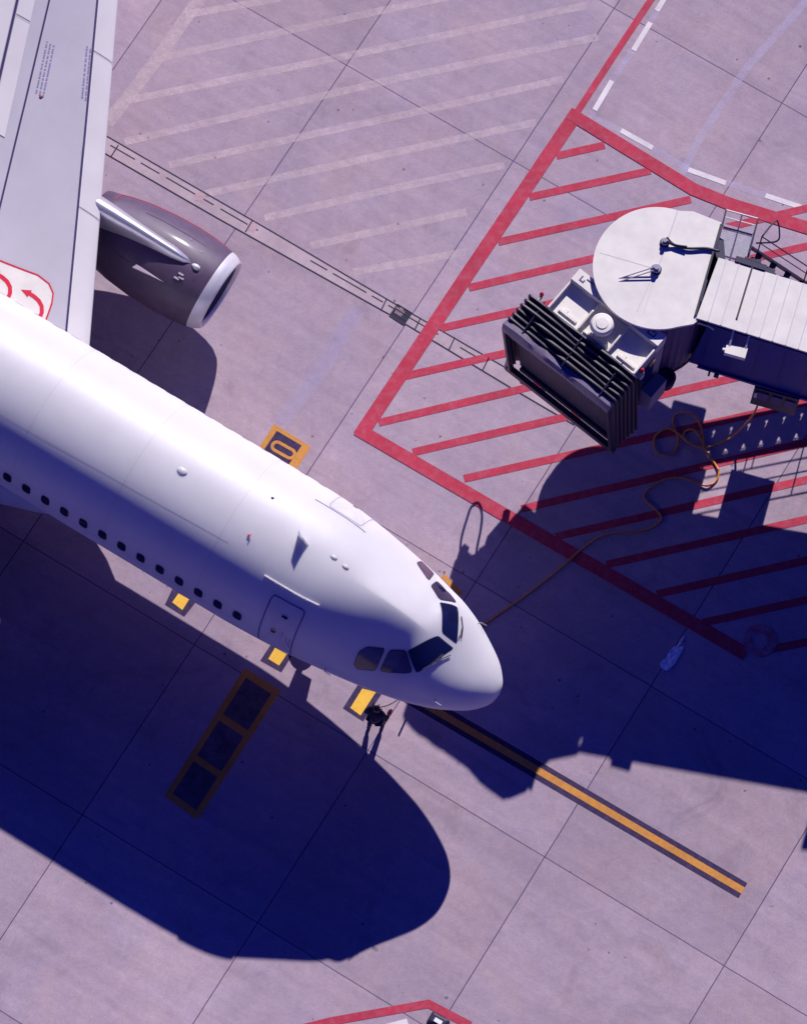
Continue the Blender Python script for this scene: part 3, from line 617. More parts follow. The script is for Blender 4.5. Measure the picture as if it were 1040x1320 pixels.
def wing_details(sgn, wg):
    for y0, y1 in ((2.15, 5.0), (5.05, 8.56), (8.62, 12.4), (12.46, 16.4)):
        b = B(); wpatch(b, y0, y1, lambda y: le(y) + .015, lambda y: slx(y) - .03, .008, sgn, 10, 8); s_ = b.build('slat', M_SLAT, wg, smooth=True)
    b = B()
    wline(b, [(slx(y), y) for y in (2.1, 6, 10, 14, 16.4)], .055, .007, sgn)
    wline(b, [(rx(y) - .0, y) for y in (2.4, 5, 8, 12, 15)], .05, .007, sgn)
    b.build('panel_gap', M_LINE, wg)
    b = B(); wline(b, [(ux(y), y) for y in (6.6, 8, 10, 12.5)], .07, .012, sgn); b.build('flap_gap', M_LINE, wg)
    for y0, y1 in ((5.6, 8.38), (8.46, 11.3), (11.38, 14)):
        b = B(); wpatch(b, y0, y1, lambda y: rx(y) + .30 + .02 * (y - 5), lambda y: ux(y) - .06, .010, sgn); b.build('spoiler', M_SLAT, wg, smooth=True)
    b = B()
    for y0, y1 in ((6.6, 12.5),): wpatch(b, y0, y1, lambda y: ux(y) + .06, lambda y: min(te(y) - .03, ux(y) + .8), .010, sgn)
    b.build('flap', M_SLAT, wg, smooth=True)
    b = B(); wpatch(b, 2.6, 5.05, lambda y: rx(y) + .75, lambda y: rx(y) + 2.0, .012, sgn); b.build('access_panel', M_ROOF, wg, smooth=True)
port_wing = wing(1); wing_details(1, port_wing)
star_wing = wing(-1); wing_details(-1, star_wing)
# marking box with arrows by the wing root
bx = [(14.02, 1.6), (14.12, 2.22), (14.22, 2.62), (14.33, 2.85), (14.55, 3.0), (14.90, 3.04), (15.4, 2.95), (16.0, 2.86), (17.2, 2.70), (18.6, 2.5)]
b = B(); nb = len(bx); vs = []
for x, y in bx:
    for j in range(5): vs.append(wpt(x, 1.2 + (y - 1.2) * j / 4, .010))
b.add(vs, [(i * 5 + j, i * 5 + j + 1, i * 5 + j + 6, i * 5 + j + 5) for i in range(nb - 1) for j in range(4)])
bo = b.build('walkway_marking', M_ROOF, port_wing, smooth=True)
b = B(); wline(b, bx, .04, .016); b.build('red_border', M_REDW, bo)
def arrow(cx_, cy, k=1.):
    b = B(); P_ = [(14.30, 2.10), (14.33, 2.25), (14.42, 2.38), (14.56, 2.46), (14.72, 2.49), (14.86, 2.49)]
    P_ = [(cx_ + (x - 14.3) * k, cy + (y - 2.1) * k) for x, y in P_]; wline(b, P_, .10, .017, step=.08); e = P_[-1]
    vs = [wpt(e[0] - .02, e[1] + .10, .017), wpt(e[0] - .02, e[1] - .10, .017), wpt(e[0] + .22, e[1] - .02, .017)]; b.add(vs, [(0, 1, 2)]); b.build('arrow_marking', M_REDW, bo)
arrow(14.27, 2.15); arrow(15.2, 2.16)
# rows of stencilled text
rnd = random.Random(5)
def stencil(x0, y0, x1, y1, rows, dx):
    for r_ in range(rows):
        s = 0.
        while s < 1:
            b = B()
            l = rnd.uniform(.03, .09); e = min(1, s + l)
            wline(b, [(x0 + (x1 - x0) * s + dx * r_, y0 + (y1 - y0) * s), (x0 + (x1 - x0) * e + dx * r_, y0 + (y1 - y0) * e)], .045, .006, step=.5); s = e + rnd.uniform(.015, .04)
            b.build('stencil_text', M_STENCIL, port_wing)
stencil(16.35, 7.42, 16.98, 8.62, 2, .10); stencil(17.30, 6.95, 17.80, 8.22, 3, .10)
b = B(); b.lathe([(0, .03), (.012, .05), (.02, .045), (.025, .0)], wpt(17.35, 6.95, .0), (0, 0, 1), 14); b.build('fuel_cap', mat('cap_brown', (.30, .12, .10), .5), port_wing, smooth=True)
# ---- engine (axis along x)
def engine(sgn):
    y0, z0 = 5.38 * sgn, 1.83; X0 = 11.18
    e = B(); prof = [(.30, 1.078), (.4, 1.105), (.8, 1.155), (1.3, 1.18), (2.0, 1.165), (2.7, 1.09), (3.3, .97), (3.75, .86), (3.76, .82), (3.2, .84)]
    n = 72
    def rim(bb, prof_, mm, nm, par, cant=True):
        vs = []; fs = []
        for x, r_ in prof_:
            for k in range(n):
                q = 2 * math.pi * k / n; zz = math.sin(q) * r_; ss = .10 * zz * max(0., 1 - max(0, x - .4) / 1.2)
                vs.append(Vector((-(X0 + x + (-ss)), y0 + math.cos(q) * r_, z0 + zz * (.97 if zz < 0 else 1) + .02)))
        for i in range(len(prof_) - 1):
            for k in range(n): fs.append((i * n + k, i * n + (k + 1) % n, (i + 1) * n + (k + 1) % n, (i + 1) * n + k))
        bb.add(vs, fs); return bb.build(nm, mm, par, smooth=True)
    eng = rim(e, prof, M_NAC, 'engine', ac)
    rim(B(), [(.31, 1.081), (.205, 1.058), (.13, 1.028), (.07, .989), (.02, .965), (-.01, .93), (-.005, .895), (.03, .86), (.08, .84)], M_LIP, 'inlet_lip', eng)
    rim(B(), [(.08, .84), (.35, .83), (.75, .86), (1.05, .87)], M_DARKIN, 'inlet_duct', eng)
    b = B(); b.lathe([(0, .87), (.02, .3), (0, .28), (-.28, .14), (-.4, 0)], (-(X0 + 1.0), y0, z0), (-1, 0, 0), 32); b.build('spinner', M_BLACK, eng, smooth=True)
    b = B()
    for k in range(24):
        q = 2 * math.pi * k / 24; u = Vector((0, math.cos(q), math.sin(q))); v = Vector((0, -math.sin(q), math.cos(q))); c_ = Vector((-(X0 + .93), y0, z0))
        b.add([c_ + u * .25, c_ + u * .25 + v * .06 + Vector((-.08, 0, 0)), c_ + u * .84 + v * .16 + Vector((-.04, 0, 0)), c_ + u * .84 - v * .02 + Vector((.05, 0, 0))], [(0, 1, 2, 3)])
    b.build('fan', M_BLADE, eng)
    b = B(); b.lathe([(2.9, .62), (3.8, .55), (4.4, .42), (4.45, .36)], (-X0, y0, z0), (-1, 0, 0), 32); b.lathe([(4.0, .3), (4.7, .16), (5.1, 0)], (-X0, y0, z0), (-1, 0, 0), 32); b.build('core_nozzle', M_STRUT, eng, smooth=True)
    # pylon: rounded ridge from the cowl up into the wing leading edge
    sec = [(11.98, .03, 2.985, .02), (12.15, .13, 3.0, .11), (12.5, .19, 2.98, .22), (13.0, .22, 2.95, .31), (13.6, .26, 2.9, .44), (14.2, .32, 2.85, .54), (14.9, .38, 2.75, .66), (15.8, .3, 2.6, .5)]
    b = B(); vs = []; m_ = 15
    for x, w_, zb, h in sec:
        for k in range(m_):
            q = math.pi * k / (m_ - 1); vs.append(Vector((-x, y0 + w_ * math.cos(q) * 1.0, zb - .25 * (1 - math.sin(q)) + h * math.sin(q) ** .8)))
    b.add(vs, [(i * m_ + k, i * m_ + k + 1, (i + 1) * m_ + k + 1, (i + 1) * m_ + k) for i in range(len(sec) - 1) for k in range(m_ - 1)] + [tuple(range(m_))]); b.build('pylon', M_CHROME, eng, smooth=True)
    b = B(); b.lathe([(0, 0), (.03, .06), (.12, .075), (.2, .05), (.24, 0)], (-11.72, y0 - .02, 2.99), (-1, 0, .1), 14); b.build('pylon_tip', M_SLAT, eng, smooth=True)
    def nac(x, t, off=0.):
        xx = x - X0; rr = 1.0
        for i in range(len(prof) - 3):
            if prof[i][0] <= xx <= prof[i + 1][0]: u = (xx - prof[i][0]) / (prof[i + 1][0] - prof[i][0]); rr = prof[i][1] * (1 - u) + prof[i + 1][1] * u
        return Vector((-x, y0 + sgn * (rr + off) * math.cos(R(t)), z0 + .02 + (rr + off) * math.sin(R(t))))
    b = B(); pth = [(11.45, 20), (12.5, 20), (13.6, 21), (14.3, 24), (14.55, 34), (14.58, 60)]
    P_ = []
    for i in range(len(pth) - 1):
        for j in range(6): t = j / 6; P_.append((pth[i][0] * (1 - t) + pth[i + 1][0] * t, pth[i][1] * (1 - t) + pth[i + 1][1] * t))
    b.tube([nac(x, t, .004) for x, t in P_], .012, 5); b.tube([nac(11.42, t, .004) for t in range(-40, 220, 8)], .008, 5); b.build('red_outline', M_REDW, eng)
    b = B(); q0 = nac(12.35, 128); q1 = nac(13.15, 126); o_ = Vector((0, -.18 * sgn, .20)); b.add([q0, q1, q1 + o_, q0 + o_ * .15 + Vector((-.25, 0, 0))], [(0, 1, 2, 3)])
    sk = b.build('strake', mat('strake_grey', (.26, .2, .28), .5), eng); sm = sk.modifiers.new('s', 'SOLIDIFY'); sm.thickness = .02
    b = B()
    for x, t in ((12.0, 112), (12.1, 115), (12.05, 108)): b.box(nac(x, t, .005), (.14, .05, .02))
    b.box(nac(11.95, 70, .005), (.08, .05, .03)); b.box(nac(12.35, 62, .005), (.06, .04, .03)); b.build('latch', mat('latch_grey', (.34, .28, .36), .5), eng)
    for t in (58, 128):
        b = B(); b.tube([nac(11.6 + .1 * k, t, .003) for k in range(22)], .006, 4); b.build('cowl_seam', M_BLACK, eng)
engine(1); engine(-1)
# ---- landing gear
def wheel(bb, c_, r_, w_): bb.lathe([(-w_ / 2, r_ * .55), (-w_ / 2, r_ * .9), (-w_ * .3, r_), (w_ * .3, r_), (w_ / 2, r_ * .9), (w_ / 2, r_ * .55)], c_, (0, 1, 0), 28)
def gear(nm, x, y, r_, w_, gap, ztop):
    b = B(); b.tube([(-x, y, ztop), (-x, y, r_)], [.09, .07], 12); b.tube([(-x, y - gap, r_), (-x, y + gap, r_)], .05, 10); b.tube([(-x + .05, y, 1.1), (-x + .9, y, ztop)], .045, 8)
    b.box((-x + .12, y, 1.25), (.1, .34, .12)); g = b.build(nm, M_STRUT, ac, smooth='auto')
    for s_ in (-1, 1):
        b = B(); wheel(b, (-x, y + s_ * gap, r_), r_, w_); ty = b.build('wheel', M_TYRE, g, smooth='auto')
        b = B(); b.lathe([(-w_ * .42, 0), (-w_ * .42, r_ * .56), (w_ * .42, r_ * .56), (w_ * .42, 0)], (-x, y + s_ * gap, r_), (0, 1, 0), 24); b.build('rim', M_STRUT, ty, smooth='auto')
    return g
ng = gear('nose_gear', 5.07, 0, .38, .22, .25, 2.1)
for s_ in (-1, 1):
    b = B(); b.add([(-4.75, .38 * s_, 1.95), (-5.35, .38 * s_, 1.95), (-5.3, .52 * s_, 1.40), (-4.85, .52 * s_, 1.40)], [(0, 1, 2, 3)]); gd = b.build('gear_door', M_WHITE, ng); sm = gd.modifiers.new('s', 'SOLIDIFY'); sm.thickness = .03
for s_ in (-1, 1): gear('main_gear', 17.7, 3.8 * s_, .58, .4, .46, 2.9)
# ---- tail (beyond the frame)
b = B(); f0 = [(-30.2, 5.8), (-35.4, 5.5), (-37.4, 11.6), (-35.2, 11.7)]
b.add([(x, .16, z) for x, z in f0[:2]] + [(x, .05, z) for x, z in f0[2:]] + [(x, -.16, z) for x, z in f0[:2]] + [(x, -.05, z) for x, z in f0[2:]], [(0, 1, 2, 3), (7, 6, 5, 4), (0, 4, 5, 1), (1, 5, 6, 2), (2, 6, 7, 3), (3, 7, 4, 0)]); b.build('tail_fin', M_WHITE, ac)
for s_ in (-1, 1):
    b = B(); t0 = [(-32.6, .3 * s_), (-36.0, .3 * s_), (-37.2, 6.2 * s_), (-35.9, 6.2 * s_)]
    b.add([(x, y, 5.25 + abs(y) * .1) for x, y in t0] + [(x, y, 5.05 + abs(y) * .1) for x, y in t0], [(0, 1, 2, 3), (7, 6, 5, 4), (0, 4, 5, 1), (1, 5, 6, 2), (2, 6, 7, 3), (3, 7, 4, 0)]); b.build('tailplane', M_WING, ac)
# ------------------------------------------------------------------ boarding bridge (world space, root at the rotunda)
jb = empty('boarding_bridge', (5.78, 4.15, 0))
tag(jb, 'white-roofed passenger boarding bridge with dark ribbed canopy and round rotunda on the red hatched apron', 'boarding bridge')
def part(b, name, m, parent=jb, smooth=False):
    # children of children: keep world placement by shifting with the bridge root only
    off = Vector(jb.location); s = [tuple(Vector(v) - off) for v in b.v]; b.v = s
    return b.build(name, m, parent, smooth)
RC = (5.78, 4.17); ZR = 6.66
# rotunda
arc = [(RC[0] + 1.53 * math.cos(R(a)), RC[1] + 1.53 * math.sin(R(a))) for a in range(72, 292, 4)]
b = B(); b.prism(arc + [(6.63, 2.80), (6.72, 2.88), (6.665, 3.0), (7.262, 5.36), (6.6, 5.62)], ZR - .10, ZR); rr_ = part(b, 'rotunda_roof', M_ROOF, smooth='auto')
b = B(); b.beam((6.23, 5.62, ZR + .004), (5.80, 4.20, ZR + .004), .03, .012); b.beam((5.74, 4.05, ZR), (5.46, 3.02, ZR), .016, .006); b.beam((5.70, 4.05, ZR), (5.30, 3.05, ZR), .016, .006)
b.beam((5.65, 4.16, ZR), (4.42, 4.50, ZR), .016, .006); part(b, 'roof_seam', M_ROOFD, rr_)
b = B(); n = 96; vs = []
for z in (3.0, ZR - .11):
    for k in range(n * 2):
        a = math.pi * k / n; r_ = 1.43 + (.012 if (k // 2) % 2 else 0); vs.append((RC[0] + r_ * math.cos(a), RC[1] + r_ * math.sin(a), z))
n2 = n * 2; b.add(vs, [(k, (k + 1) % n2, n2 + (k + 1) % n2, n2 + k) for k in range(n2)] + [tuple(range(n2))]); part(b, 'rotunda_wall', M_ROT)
b = B(); b.lathe([(-.28, 0), (-.28, 1.36), (-.06, 1.36), (-.06, 1.46), (.06, 1.46), (.06, 1.40)], (*RC, 3.02), (0, 0, 1), 48); part(b, 'rotunda_rim', M_BLACK, smooth='auto')
for kx, ky, r_ in ((5.93, 4.80, .085), (5.74, 4.12, .10)):
    b = B(); b.lathe([(0, 0), (0, r_), (.12, r_), (.12, r_ * .6), (.2, r_ * .6), (.2, 0)], (kx, ky, ZR), (0, 0, 1), 16); kb = part(b, 'roof_knob', M_CAB, smooth='auto')
    b = B(); b.lathe([(0, r_ + .03), (.03, r_ + .03), (.03, r_)], (kx, ky, ZR + .001), (0, 0, 1), 16); part(b, 'collar', M_BLACK, kb)
b = B(); b.tube([(5.70, 4.13, ZR + .15), (4.83, 3.86, ZR - .02)], .016, 6); b.tube([(5.70, 4.05, ZR + .15), (4.83, 3.78, ZR - .02)], .016, 6); part(b, 'stay_rod', M_CAB)
b = B(); b.tube(catmull([(5.93, 4.80, ZR + .14), (6.2, 4.72, ZR + .05), (6.5, 4.66, ZR + .06), (6.9, 4.68, ZR + .05), (7.22, 4.62, ZR + .04)]), .035, 8)
b.tube(catmull([(5.97, 4.90, ZR + .12), (6.15, 4.74, ZR + .09), (6.45, 4.68, ZR + .12)]), .022, 8); part(b, 'roof_hose', M_BHOSE, smooth=True)
# tunnel
TD = Vector((.9678, -.2518, 0)); TN = Vector((.2518, .9678, 0)); TT = Vector((.9678, -.2518, -.08)).normalized(); T0 = Vector((6.69, 2.935, 0)); TW = 1.64
def tp(s, w_, z): return T0 + TD * s + TN * w_ + Vector((0, 0, z + .06 - .08 * s))
b = B(); b.add([tp(0, 0, ZR - .09), tp(7.6, 0, ZR - .09), tp(7.6, TW, ZR - .09), (7.20, 4.46, ZR - .03), tp(0, 0, ZR - .02), tp(7.6, 0, ZR - .02), tp(7.6, TW, ZR - .02), (7.20, 4.46, ZR + .04)],
    [(0, 1, 2, 3), (4, 5, 6, 7), (0, 1, 5, 4), (1, 2, 6, 5), (2, 3, 7, 6), (3, 0, 4, 7)]); tr_ = part(b, 'tunnel_roof', M_ROOF)
b = B()
for k in range(22):
    s = .28 + .315 * k
    if abs(s - .91) < .1: continue
    b.beam(tp(s, .01, ZR - .014), tp(s + .02, TW - .02, ZR - .014), .03, .02)
part(b, 'roof_rib', M_ROOFD, tr_)
b = B(); b.beam((6.665, 3.0, ZR + .03), (7.255, 5.3, ZR + .03), .05, .05); b.beam((6.77, 3.35, ZR + .045), (6.91, 3.9, ZR + .045), .075, .03); b.beam(tp(.91, .28, ZR), tp(.93, TW, ZR), .045, .03); part(b, 'joint_strip', M_BLACK)
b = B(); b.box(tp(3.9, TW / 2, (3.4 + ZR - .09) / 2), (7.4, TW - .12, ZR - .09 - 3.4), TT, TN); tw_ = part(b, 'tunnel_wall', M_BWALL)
b = B(); b.box(tp(3.6, TW / 2 + .22, 3.2), (7.2, TW - .60, .42), TT, TN); part(b, 'underframe', M_BLACK, tw_)
b = B(); b.beam(tp(.3, .02, ZR - .22), tp(7.5, .02, ZR - .22), .05, .05); b.beam(tp(.3, .02, 3.42), tp(7.5, .02, 3.42), .05, .12)
for k in range(12): b.beam(tp(.4 + .62 * k, .045, 3.5), tp(.4 + .62 * k, .045, ZR - .26), .03, .03, TD)
part(b, 'wall_rail', M_BWALL, tw_)
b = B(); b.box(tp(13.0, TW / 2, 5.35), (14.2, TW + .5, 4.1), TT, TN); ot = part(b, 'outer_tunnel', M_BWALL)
b = B(); b.box(tp(13.0, TW / 2, 7.44), (14.4, TW + .56, .08), TT, TN); part(b, 'tunnel_roof', M_ROOF, ot)
b = B()
for w_ in (.1, TW - .1): b.beam(tp(15.5, w_, 1.7), tp(15.5, w_, 4.0), .3, .3, TD)
b.beam(tp(15.5, -.9, 1.78), tp(15.5, TW + .9, 1.78), .4, .35); dr = part(b, 'drive_column', M_CAB)
for w_ in (-.8, TW + .8):
    b = B(); b.lathe([(-.18, 0), (-.18, .45), (-.12, .5), (.12, .5), (.18, .45), (.18, 0)], tp(15.5, w_, 1.68), TN, 28); part(b, 'drive_wheel', M_TYRE, dr, smooth='auto')
b = B(); b.box(tp(2.33, TW / 2 + .02, 2.80), (1.12, TW + .14, 1.2), TD, TN); hb = part(b, 'hanging_cabinet', M_BLACK)
b = B()
for k in range(3): b.box(tp(2.02 + .34 * k, -.065, 2.95), (.26, .03, .5), TD, TN)
b.box(tp(1.85, -.07, 2.95), (.07, .03, .42), TD, TN); part(b, 'cabinet_door', M_ROT, hb)
b = B(); b.box(tp(1.84, -.10, 3.0), (.07, .03, .34), TD, TN); part(b, 'notice_plate', M_ROOF, hb)
b = B(); b.box(tp(.62, -.02, 3.28), (.05, .05, .28), TD, TN); b.box(tp(.80, -.02, 3.31), (.12, .08, .18), TD, TN); part(b, 'hook', M_BLACK)
b = B(); b.tube(catmull([tp(.05, -.02, ZR - .3), tp(.12, -.04, ZR - .2), tp(.35, -.05, ZR - .19), tp(.46, -.03, ZR - .34)]), .022, 8); part(b, 'conduit', M_ROOF, smooth=True)
# floodlight on the near wall
b = B(); b.box(tp(1.10, -.40, 6.33), (.50, .26, .18), TD, TN, None); b.box(tp(.82, -.40, 6.30), (.07, .1, .1), TD, TN); fl = part(b, 'floodlight', M_ROOF)
b = B(); b.beam(tp(.92, .03, 6.60), tp(.92, -.34, 6.39), .045, .04); b.beam(tp(1.30, .03, 6.60), tp(1.30, -.34, 6.39), .045, .04); part(b, 'bracket', M_ROOF, fl)
# unseen block added to cast the shadow mass under the rotunda and tunnel mouth, and the dark joint at the far roof edge
b = B(); b.prism(SHADOW_BLOCK, 2.6, 3.05); part(b, 'underfloor_shadow_block', M_BLACK)
b = B(); b.beam(tp(.05 + .45, TW + .06, ZR - .06), tp(1.25, TW + .06, ZR - .06), .14, .16); b.beam(tp(.7, TW + .15, ZR + .01), tp(1.1, TW + .15, ZR + .01), .05, .03); part(b, 'joint_cover', M_BLACK)
# service platform and stair beyond the tunnel
A = Vector((8.41, 6.19, 2.8)); SD = Vector((.92, -.39, 0)).normalized(); SN = Vector((-.39, -.92, 0)).normalized(); slope = .49
pl0 = Vector((7.62, 6.80, 2.8)); pl1 = Vector((8.40, 6.60, 2.8)); pl2 = Vector((8.02, 4.95, 2.8)); pl3 = Vector((7.25, 5.2, 2.8))
b = B()
for k in range(27):
    u = k / 26; b.beam(pl0 * (1 - u) + pl1 * u, pl3 * (1 - u) + pl2 * u, .018, .03)
for k in range(40):
    u = k / 39; b.beam(pl0 * (1 - u) + pl3 * u + Vector((0, 0, -.003)), pl1 * (1 - u) + pl2 * u + Vector((0, 0, -.003)), .012, .022)
pf = part(b, 'platform_grating', M_STEEL)
b = B(); b.beam(pl0, pl1, .06, .12); b.beam(pl1, pl2, .06, .12); b.beam(pl2, pl3, .06, .12); b.beam(pl3, pl0, .06, .12); part(b, 'platform_frame', M_CAB, pf)
def railing(pts, h, par, mm=M_BLACK, r_=.02, npost=3, midr=True):
    b = B(); P = [Vector(p) for p in pts]; Z = Vector((0, 0, h)); b.tube([p + Z for p in P], r_, 6)
    if midr: b.tube([p + Z * .55 for p in P], r_ * .8, 6)
    for i in range(len(P) - 1):
        for k in range(npost): u = k / (npost - 1); q = P[i] * (1 - u) + P[i + 1] * u; b.tube([q, q + Z], r_, 6)
    return part(b, 'railing', mm, par)
railing([pl0, pl3], 1.05, pf); railing([pl1, pl1 * .45 + pl2 * .55], 1.05, pf); railing([pl0, pl1], 1.05, pf, M_ROOF)
b = B(); b.box((pl0 + pl3) / 2 + Vector((.62, -.78, .35)), (.85, .22, .5), TD, TN); part(b, 'door_step', M_BLACK, pf)
def sp(s, w_, dz=0.): return A + SD * s + SN * w_ + Vector((0, 0, -slope * s + dz))
b = B(); Ls = 5.6
for w_ in (0, 1.1): b.beam(sp(-.1, w_), sp(Ls, w_), .05, .15)
st = part(b, 'stair', M_BLACK)
b = B(); k = 0; s = .12
while s < Ls:
    b.box(sp(s, .55), (.40, .60, .03), SD, SN); b.box(sp(s + .04, .55, -.04), (.16, 1.06, .05), SD, SN); b.box(sp(s + .02, .55, -.01), (.26, .76, .035), SD, SN); s += .405
part(b, 'tread', M_BLACK, st)
for w_ in (0, 1.1): railing([sp(.1, w_, .05), sp(2.7, w_, .05), sp(Ls, w_, .05)], 1.0, st, M_BLACK, .018, 3)
b = B(); b.tube(catmull([sp(.1, -.0, 1.05), Vector((8.85, 6.62, 3.7)), Vector((8.95, 6.40, 3.55)), Vector((8.9, 6.2, 3.4)), sp(.0, -.0, .45)]), .022, 6); part(b, 'cable_loop', M_BHOSE, st, smooth=True)
# cab
CO = Vector((3.96, 4.15, 0)); CU = Vector((.788, -.616, 0)).normalized(); CN = Vector((-.616, -.788, 0)).normalized()
def cp(u, n_, z): return CO + CU * u + CN * n_ + Vector((0, 0, z))
def cbox(b, u0, u1, n0, n1, z0, z1): return b.box(cp((u0 + u1) / 2, (n0 + n1) / 2, (z0 + z1) / 2), (u1 - u0, n1 - n0, z1 - z0), CU, CN, (0, 0, 1))
b = B(); cbox(b, 0, 2.61, 0, .33, 5.95, 6.50); bm_ = part(b, 'cab_beam', M_ROOF)
b = B(); cbox(b, .30, 2.35, .09, .12, 6.497, 6.512); cbox(b, .16, .19, .10, .24, 6.497, 6.51); cbox(b, .26, .29, .16, .24, 6.497, 6.51); cbox(b, .19, .26, .21, .24, 6.497, 6.51)
cbox(b, 2.2, 2.23, .10, .24, 6.497, 6.51); cbox(b, 2.38, 2.41, .10, .24, 6.497, 6.51); cbox(b, 2.23, 2.38, .21, .24, 6.497, 6.51); part(b, 'beam_groove', M_ROT, bm_)
b = B(); cbox(b, .03, 2.58, .335, 1.22, 6.18, 6.24); cbox(b, 2.612, 2.74, .95, 1.19, 5.9, 6.15); cbox(b, .01, 2.6, 1.225, 1.26, 6.1, 6.36); rp_ = part(b, 'cab_roof', M_ROOF)  # corner box and front strip added to close gaps that leaked sun
for u in (.0, 2.57): b = B(); cbox(b, u, u + .04, .335, 1.20, 6.16, 6.42); part(b, 'roof_edge', M_ROOF, rp_)
for u in (.86, 1.74):
    b = B(); q = [cp(u, .34, 6.24), cp(u, 1.15, 6.24), cp(u, 1.15, 6.38), cp(u, .62, 6.44), cp(u, .55, 6.36), cp(u, .34, 6.36)]
    b.add([v for v in q] + [v + CU * .04 for v in q], [(0, 1, 2, 3, 4, 5), (11, 10, 9, 8, 7, 6)] + [(i, (i + 1) % 6, 6 + (i + 1) % 6, 6 + i) for i in range(6)]); part(b, 'roof_fin', M_ROOF, rp_)
for u in (.22, 1.10, 1.98):
    b = B(); cbox(b, u, u + .52, 1.0, 1.06, 6.241, 6.29); cbox(b, u + .1, u + .2, .92, 1.0, 6.241, 6.27); part(b, 'roof_plate', M_ROOF, rp_)
b = B(); dm = cp(1.30, .80, 6.24); b.lathe([(0, .0), (0, .09), (.22, .09), (.22, .12), (.24, .25), (.34, .285), (.44, .27), (.48, .235), (.49, .15), (.51, .14), (.515, 0)], dm, (0, 0, 1), 32); dmo = part(b, 'vent_dome', M_ROOF, rp_, smooth='auto')
b = B(); cbox(b, 1.0, 1.70, 1.09, 1.12, 6.241, 6.33); part(b, 'roof_plate', M_ROOF, rp_)
# cab walls and floor
b = B()
cbox(b, 2.50, 2.60, .0, 1.25, 3.3, 6.07); cbox(b, .01, .11, .0, 1.25, 3.3, 6.07); cbox(b, .11, 2.50, .0, .10, 3.3, 5.95); cw = part(b, 'cab_wall', M_CAB)
b = B(); cbox(b, 2.604, 2.63, .35, 1.0, 4.4, 5.7); part(b, 'side_window', M_GLASS, cw)
b = B(); cbox(b, -.12, 2.62, -.3, 1.9, 3.12, 3.30); cf = part(b, 'cab_floor', M_BLACK)
b = B(); cbox(b, 2.64, 2.95, .15, .75, 3.3, 4.3); eq = part(b, 'side_cabinet', M_CAB)
b = B(); b.lathe([(0, 0), (0, .24), (.35, .26), (.4, .2), (.4, 0)], cp(2.75, -.15, 3.1), (0, 0, 1), 20); part(b, 'actuator', M_BLACK, smooth='auto')
b = B(); cbox(b, -.1, .35, .8, 1.4, 2.75, 3.12); cbox(b, .6, 1.1, .4, 1.1, 2.9, 3.12); b.tube([cp(.1, 1.0, 2.75), cp(.05, 1.0, 2.45)], .09, 10); b.tube([cp(2.5, .1, 3.1), cp(2.6, -.05, 2.8)], .12, 10)
part(b, 'underfloor_motor', M_BLACK)
b = B(); b.tube(catmull([cp(-.30, 2.0, 3.1), cp(-.50, 1.95, 2.72), cp(-.66, 1.62, 2.52), cp(-.74, 1.38, 2.5), cp(-.66, 1.22, 2.5), cp(-.42, 1.36, 2.5), cp(-.22, 1.62, 2.55), cp(-.12, 1.72, 2.85), cp(-.05, 1.6, 3.15)]), .03, 8); part(b, 'underfloor_hose', M_BHOSE, smooth=True)
# canopy bellows: pleated U section
def upath(uL, uR, zt, zb, d, r_=.10):
    P = [(uL - d, zb), (uL - d, zb + (zt - zb) * .35), (uL - d, zb + (zt - zb) * .7), (uL - d, zt - r_)]
    for k in range(1, 5): a = math.pi - math.pi / 2 * k / 4; P.append((uL - d + r_ + r_ * math.cos(a), zt + d - r_ + r_ * math.sin(a)))
    m = 14
    for k in range(1, m): u = k / m; P.append((uL + r_ + (uR - uL - 2 * r_) * u, zt + d + .035 * math.sin(u * 7 + zt * 23) + .02 * math.sin(u * 19 + zt * 57)))
    for k in range(0, 5): a = math.pi / 2 - math.pi / 2 * k / 4; P.append((uR + d - r_ + r_ * math.cos(a), zt + d - r_ + r_ * math.sin(a)))
    P += [(uR + d, zb + (zt - zb) * .7), (uR + d, zb + (zt - zb) * .35), (uR + d, zb)]
    return P
b = B(); vs = []; steps = []; NP = 6
for j in range(NP):
    n0_ = 1.18 + .80 * j / NP; zt = 6.34 - .30 * j / NP
    steps += [(n0_, zt - .05, .0), (n0_ + .035, zt + .04, .05), (n0_ + .075, zt + .04, .055), (n0_ + .11, zt - .05, .0)]
for n0_, zt, d in steps:
    k_ = (n0_ - 1.18) / .8
    for u, z in upath(-.46 - .10 * k_, 2.72 - .08 * k_, zt, 3.15, d): vs.append(cp(u + .085 * (6.1 - z), n0_, z))
m = len(upath(0, 1, 1, 0, 0)); b.add(vs, [(i * m + k, i * m + k + 1, (i + 1) * m + k + 1, (i + 1) * m + k) for i in range(len(steps) - 1) for k in range(m - 1)])
cn = part(b, 'canopy', M_RUB, smooth='auto')
for u in (-.1, 1.12, 2.25): b = B(); b.tube([cp(u - .02, 1.16, 6.42), cp(u, 1.5, 6.34), cp(u + .02, 2.05, 6.14)], .02, 6); part(b, 'strap', M_BLACK, cn)
b = B(); b.box(cp(-.55, 1.42, 3.55), (.22, .40, .34), CU, CN); b.box(cp(-.50, 1.62, 3.25), (.16, .2, .4), CU, CN); part(b, 'sensor_box', M_BLACK, cn)
for ua, ub in ((-.50, .0), (2.63, 2.86)):
    b = B(); b.add([cp(ua + .04, 1.20, 6.34), cp(ub, 1.20, 6.34), cp(ub + .0, 1.20, 3.1), cp(ua + .27, 1.20, 3.1)], [(0, 1, 2, 3)]); part(b, 'sun_leak_panel', M_RUB, cn)  # panels added to block sun leaking in behind the canopy sides
b = B(); vs = []
